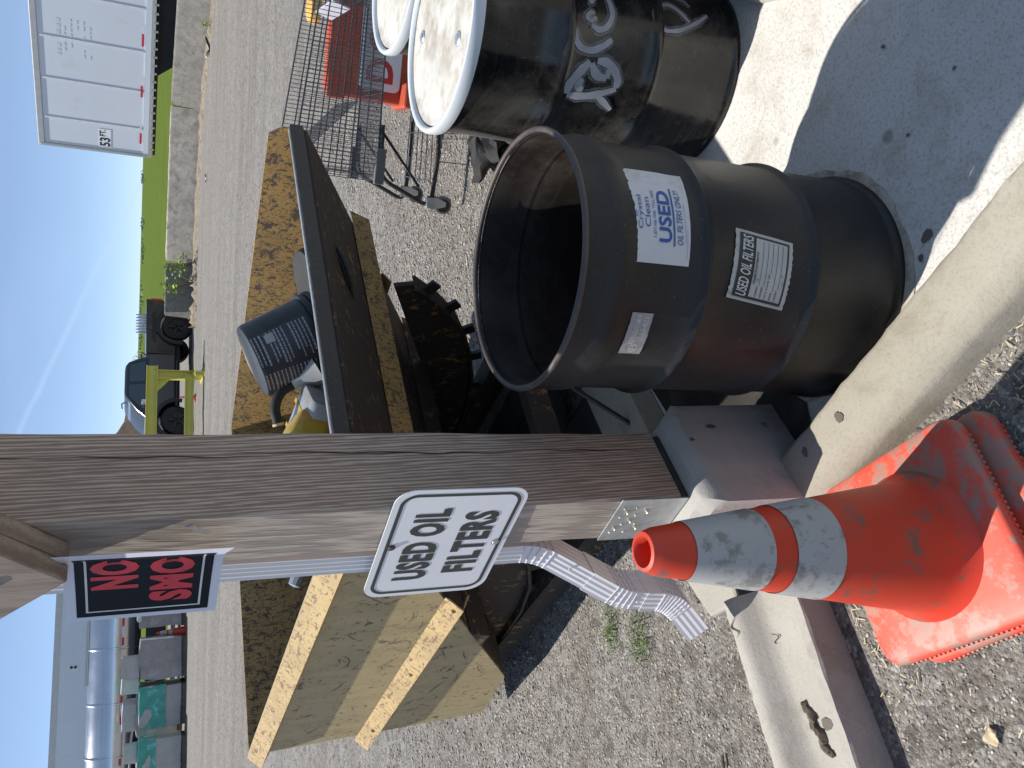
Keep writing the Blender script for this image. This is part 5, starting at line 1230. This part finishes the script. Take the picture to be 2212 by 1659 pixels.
# ---- wrapped pallets
def lumpy_box(c, d, rz, mat, nm, par, seed, amp=.025, n=7):
    rd = random.Random(seed); m = MB(); Mq = Matrix.Rotation(rz, 3, 'Z'); ph = [rd.uniform(0, 6) for _ in range(9)]
    def dis(p):
        s_ = amp*(math.sin(p.x*6+ph[0]+p.z*3)+math.sin(p.y*7+ph[1]+p.z*4)+math.sin(p.z*9+ph[2]+p.x*2))*.5; return p*(1+s_/max(d)*1.5)+Vector((0, 0, s_*.4))
    X, Y, Z = d[0]/2, d[1]/2, d[2]/2
    for ax_, sg_ in ((0, 1), (0, -1), (1, 1), (1, -1), (2, 1)):
        def f(u, v):
            a, b = 2*u-1, 2*v-1
            p = [Vector((sg_*X, a*Y, b*Z)), Vector((a*X, sg_*Y, b*Z)), Vector((a*X, b*Y, sg_*Z))][ax_]
            return Vector(c)+Mq @ dis(p)
        m.grid(f, n, n)
    return m.build(nm, mat, par, world=False, smooth=50, bevel=0)
def pallet(label, x, y, rz, loads, grp='wrapped pallets in the yard'):
    t = thing('pallet_load', label, 'pallet', (x, y, .14), rz, grp)
    for yy in (-.45, 0, .45): MB().box((0, yy, .05), (1.15, .09, .10)).build('stringer', 'pallet', t, world=False)
    for k in range(7): MB().box((-.52+k*.173, 0, .112), (.12, 1.05, .022)).build('deck_board', 'pallet', t, world=False)
    for k, (c, d, mat, nm) in enumerate(loads): lumpy_box(c, d, 0, mat, nm, t, hash(label) % 97+k if False else len(label)*7+k)
    return t
pallet('grey wrapped pallet load nearest the sign edge with loose film', -7.05, 27.4, R(8), [((0, 0, .70), (1.12, 1.02, 1.14), 'wrap_grey', 'wrapped_stack'), ((-.1, -.3, 1.30), (.55, .5, .12), 'wrap_clear', 'loose_film')])
pallet('brown-grey wrapped pallet load with pale cartons on top', -8.40, 26.75, R(12), [((0, 0, .69), (1.14, 1.02, 1.12), 'wrap_grey', 'wrapped_stack'), ((-.2, 0, 1.50), (.56, .8, .48), 'carton', 'top_carton'), ((-.72, .1, 1.50), (.44, .8, .46), 'carton_g', 'top_carton'), ((.57, -.52, .8), (.05, .06, .9), 'wrap_clear', 'loose_film')])
pallet('pallet load banded with bright teal film', -9.72, 26.55, R(10), [((0, 0, .68), (1.16, 1.0, 1.10), 'carton', 'wrapped_stack'), ((0, -.008, .90), (1.19, 1.04, .70), 'wrap_teal', 'teal_film')])
pallet('end pallet load with a thin teal film at the left edge', -11.0, 25.75, R(14), [((0, 0, .70), (1.18, 1.0, 1.14), 'carton', 'wrapped_stack'), ((0, -.008, 1.02), (1.205, 1.03, .45), 'wrap_teal', 'teal_film'), ((.2, .2, 1.45), (.5, .5, .34), 'carton', 'top_carton')])
pallet('far pallet load seen only above the teal one', -10.6, 28.2, R(5), [((0, 0, .72), (1.16, 1.0, 1.16), 'wrap_grey', 'wrapped_stack'), ((0, 0, 1.5), (.8, .7, .4), 'carton', 'top_carton')])

# ================================================================== PLANTS
def leaf_cloud(mb, c, rad, n, size, rd, flat=1.0):
    for _ in range(n):
        v = Vector((rd.gauss(0, 1), rd.gauss(0, 1), rd.gauss(0, 1))).normalized()*rd.random()**.45; p = Vector(c)+Vector((v.x*rad[0], v.y*rad[1], v.z*rad[2]))
        a = Vector((rd.gauss(0, 1), rd.gauss(0, 1), rd.gauss(0, 1)*flat)).normalized(); u, w = perp(a); s_ = size*rd.uniform(.6, 1.3)
        mb.add([p-u*s_, p-w*s_*.55, p+u*s_, p+w*s_*.55], [(0, 1, 2, 3)])
def shrub(name, label, cat, x, y, z, h_, w, n, size, mat, seed, grp, stems=4):
    rd = random.Random(seed); t = thing(name, label, cat, (x, y, z), 0, grp); m = MB(); lm = MB()
    for k in range(stems):
        a = rd.uniform(0, 6.28); tip = Vector((math.cos(a)*w*rd.uniform(.2, .9), math.sin(a)*w*rd.uniform(.2, .7), h_*rd.uniform(.6, 1)))
        m.tube([(0, 0, -.02), tip*.5+Vector((rd.uniform(-.05, .05)*w, 0, .05*h_)), tip], [.02*h_, .013*h_, .004*h_], 5); leaf_cloud(lm, tip*.8, (w*.38, w*.35, h_*.28), n//stems, size, rd)
    m.build('trunk' if cat == 'tree' else 'stem', 'bark', t, world=False); lm.build('crown' if cat == 'tree' else 'foliage', mat, t, world=False); return t
shrub('leafy_weed', 'bright green sapling growing against the dark barrier', 'weed', 2.75, 26.15, .18, .95, .55, 90, .06, 'weed', 4, 'weeds along the barriers', 6)
shrub('leafy_weed', 'low yellow-green weed at the foot of the barrier gap', 'weed', 3.35, 26.2, .18, .6, .35, 60, .05, 'weed', 5, 'weeds along the barriers', 4)
shrub('leafy_weed', 'small weed under the trailer beside the streaked barrier', 'weed', 8.9, 22.4, .17, .28, .2, 26, .035, 'weed', 6, 'weeds along the barriers', 4)
shrub('bare_tree', 'thin spring tree on the skyline beyond the pickup bed', 'tree', 2.2, 120, .5, 1.9, 1.3, 90, .07, 'weed', 8, 'trees on the skyline', 9)
TLAB = ['first small hazy tree on the skyline right of the trailer end', 'second tiny tree on the far field edge', 'low dark bush on the skyline near the barrier gap', 'rounded bush on the skyline over the pickup tailgate', 'tiny far bush just right of the pickup bed', 'faint far tree between the trailer and the gap']
for i, (x, y, h_, w) in enumerate(((64, 300, 1.6, 4), (50, 300, 1.2, 4), (36, 260, 1.0, 5), (19, 240, 1.1, 6), (10, 240, .9, 5), (55, 330, 1.4, 3))):
    shrub('far_tree', TLAB[i], 'tree', x, y, .5, h_, w, 110, .30, 'tree_leaf', 20+i, 'trees on the skyline', 7)
def tuft(label, x, y, n, h_, sp, seed):
    rd = random.Random(seed); m = MB()
    for _ in range(n):
        a, r_ = rd.uniform(0, 6.28), sp*rd.random()**.7; b = Vector((x+r_*math.cos(a)*1.5, y+r_*math.sin(a), gz(x, y)-.004)); l = Vector((rd.gauss(0, .5), rd.gauss(0, .5), 1)).normalized()*h_*rd.uniform(.4, 1.1)
        w = Vector((-l.y, l.x, 0)).normalized()*.0016 if (l.x or l.y) else Vector((.0016, 0, 0)); mid = b+l*.6; tip = b+l+Vector((l.x, l.y, -.3*h_))*.5
        m.add([b-w, b+w, mid+w*.8, mid-w*.8, tip], [(0, 1, 2, 3), (3, 2, 4)])
    return tag(m.build('grass_tuft', 'grass', fix=False), label, 'grass tuft', 'grass tufts in the gravel')
tuft('grass tuft in the gravel nearer the hopper shadow', -.93, 2.72, 130, .05, .055, 1); tuft('grass tuft in the gravel nearer the downspout mouth', -.90, 2.52, 150, .05, .065, 2)
tuft('tiny sprig of grass alone in the left gravel', -1.12, 2.28, 8, .02, .012, 3); tuft('grass blades beside the rubber scrap', 1.03, 3.75, 26, .07, .04, 4)
tuft('thin grass sprouts under the cart near the far wheel', 1.55, 4.35, 24, .05, .09, 5); tuft('dry weeds on the gravel beyond the open drum rim', .72, 3.9, 12, .035, .03, 6); tuft('grass sprouts behind the glossy drum lid', 1.95, 5.0, 24, .05, .1, 7)

# ================================================================== SMALL THINGS ON THE GROUND
g0 = lambda x, y: gz(x, y)
def stick(name, label, cat, pts, r, mat):
    return tag(MB().tube([(x, y, g0(x, y)+z) for x, y, z in pts], r, 7).build(name, mat, smooth=50), label, cat)
stick('twig', 'long dark bent twig on the left gravel', 'twig', [(-1.13, 2.05, .006), (-1.20, 2.03, .008), (-1.28, 2.01, .006), (-1.36, 1.985, .008), (-1.42, 1.98, .006)], [.0045, .005, .0045, .005, .003], 'twig')
m = MB(); rd = random.Random(6)
m.grid(lambda u, v: Vector((-1.20-.085*u+.012*math.sin(v*7), 1.97-.045*v+.02*(u-.5)**2, g0(-1.2, 1.95)+.006+.016*math.sin(u*9)*math.sin(v*5+1)+.006*math.sin(u*23))), 10, 6)
tag(m.build('dry_leaf', 'leaf_dry', smooth=40, solid=.0008), 'curled brown dry leaf beside the long twig', 'leaf')
m = MB(); m.grid(lambda u, v: Vector((-.74+.035*u, 1.19-.028*v, g0(-.7, 1.2)+.008+.008*math.sin(u*6)*math.cos(v*4))), 6, 5)
tag(m.build('yellow_petal', 'straw', smooth=40, solid=.001), 'small crumpled yellow petal on the gravel left of the cone', 'leaf')
m = MB(); m.box((-1.22, 1.77, g0(-1.2, 1.8)+.004), (.05, .028, .006), Matrix.Rotation(.4, 3, 'Z')); tag(m.build('stone_flake', 'curb', bevel=.004), 'flat tan stone flake beside the gutter', 'stone')
for (x, y, s_, mat, lab) in ((8.55, 23.0, .22, 'litter_w', 'white plastic bag caught against the streaked barrier'), (8.25, 23.75, .07, 'litter_b', 'small blue litter ring at the barrier foot'), (8.0, 24.4, .11, 'litter_w', 'white scrap of paper at the barrier foot'), (7.75, 25.0, .09, 'litter_w', 'small pale scrap by the barrier joint'), (5.1, 22.8, .10, 'litter_w', 'white oval scrap alone on the grey yard'), (1.95, 25.6, .08, 'litter_w', 'pale scrap on the ground before the pickup tail')):
    m = MB(); rd = random.Random(int(x*100)); m.grid(lambda u, v: Vector((x+s_*(u-.5)*2.2+.1*s_*math.sin(9*v), y+s_*(v-.5), g0(x, y)+.01+s_*.55*abs(math.sin(3*u+2)*math.cos(2.3*v)))), 6, 5)
    tag(m.build('litter_scrap', mat, smooth=40, solid=.004), lab, 'litter', 'litter along the barriers')
# dry straw and chips round the cone: nobody could count them
m = MB(); rd = random.Random(12)
for _ in range(520):
    if rd.random() < .45: x, y = rd.gauss(.06, .12), rd.gauss(1.08, .10)
    elif rd.random() < .5: x, y = rd.gauss(-.62, .10), rd.gauss(1.50, .07)
    else: x, y = rd.uniform(-1.5, -.3), rd.uniform(.95, 2.6)
    l_, mm_ = (x-y)*S2, (x+y)*S2
    if mm_ > .915 and l_ > -1.4: continue
    if 1.63 < (-.508*x+.862*y) < 2.0 and x < -.3: continue
    a = rd.uniform(0, 6.28); L_ = rd.uniform(.006, .026); w = rd.uniform(.0006, .0016); d = Vector((math.cos(a), math.sin(a), rd.uniform(-.1, .25)))*L_; p = Vector((x, y, g0(x, y)+rd.uniform(.001, .007))); s_ = Vector((-d.y, d.x, 0)).normalized()*w
    m.add([p-s_, p+s_, p+d+s_, p+d-s_], [(0, 1, 2, 3)])
tag(m.build('straw_litter', 'straw', fix=False), 'scattered dry straw and wood chips on the gravel', 'straw', kind='stuff')
# loose pebbles
def pebbles():
    t_ = (1+5**.5)/2
    iv = np.array([(-1, t_, 0), (1, t_, 0), (-1, -t_, 0), (1, -t_, 0), (0, -1, t_), (0, 1, t_), (0, -1, -t_), (0, 1, -t_), (t_, 0, -1), (t_, 0, 1), (-t_, 0, -1), (-t_, 0, 1)])/math.sqrt(1+t_*t_)
    itf = np.array([(0, 11, 5), (0, 5, 1), (0, 1, 7), (0, 7, 10), (0, 10, 11), (1, 5, 9), (5, 11, 4), (11, 10, 2), (10, 7, 6), (7, 1, 8), (3, 9, 4), (3, 4, 2), (3, 2, 6), (3, 6, 8), (3, 8, 9), (4, 9, 5), (2, 4, 11), (6, 2, 10), (8, 6, 7), (9, 8, 1)])
    P_, S_ = [], []
    def zone(x0, x1, y0, y1, dens, smin, smax):
        n = int((x1-x0)*(y1-y0)*dens); P_.append(np.stack([rng.uniform(x0, x1, n), rng.uniform(y0, y1, n)], 1)); S_.append(smin+(smax-smin)*rng.random(n)**3.2)
    zone(-1.9, .6, .75, 2.0, 9000, .0013, .0052); zone(-2.3, -.4, 2.0, 3.6, 6000, .0016, .0058); zone(-3.0, -.4, 3.4, 5.6, 1500, .003, .010)
    zone(.2, 2.8, 3.2, 5.4, 5200, .0025, .0095); zone(.5, 3.6, 5.2, 8.0, 1100, .004, .012)
    p = np.concatenate(P_); s_ = np.concatenate(S_); l_ = (p[:, 0]-p[:, 1])*S2; mm_ = (p[:, 0]+p[:, 1])*S2; q = -.508*p[:, 0]+.862*p[:, 1]; dd = .862*p[:, 0]+.508*p[:, 1]
    keep = ~((mm_ > .915) & (mm_ < 2.6) & (l_ > -1.78)) & ~((q > 1.64) & (q < 1.995) & (dd < .48))
    p, s_ = p[keep], s_[keep]; n = len(p)
    z = np.array([gz(a, b)+lump(a, b)-.004 for a, b in p])
    sc = s_[:, None]*np.stack([rng.uniform(.8, 1.5, n), rng.uniform(.7, 1.2, n), rng.uniform(.45, .85, n)], 1); a = rng.uniform(0, 6.28, n)
    v = iv[None]*(1+rng.uniform(-.32, .30, (n, 12, 1))); v = v*sc[:, None, :]
    x = v[..., 0]*np.cos(a)[:, None]-v[..., 1]*np.sin(a)[:, None]; y = v[..., 0]*np.sin(a)[:, None]+v[..., 1]*np.cos(a)[:, None]
    V = np.stack([x+p[:, 0:1], y+p[:, 1:2], v[..., 2]+(z+sc[:, 2]*.35)[:, None]], -1).reshape(-1, 3); Fc = (itf[None]+(np.arange(n)*12)[:, None, None]).reshape(-1, 3)
    me = bpy.data.meshes.new('gravel_stones'); me.vertices.add(len(V)); me.vertices.foreach_set('co', V.astype(np.float32).ravel())
    me.loops.add(len(Fc)*3); me.loops.foreach_set('vertex_index', Fc.astype(np.int32).ravel()); me.polygons.add(len(Fc)); me.polygons.foreach_set('loop_start', np.arange(0, len(Fc)*3, 3, dtype=np.int32))
    me.update(calc_edges=True); me.validate(); me.materials.append(MT['pebble']); o = bpy.data.objects.new('gravel_stones', me); C.objects.link(o)
    tag(o, 'loose grey and tan gravel stones covering the ground', 'gravel', kind='stuff')
pebbles()
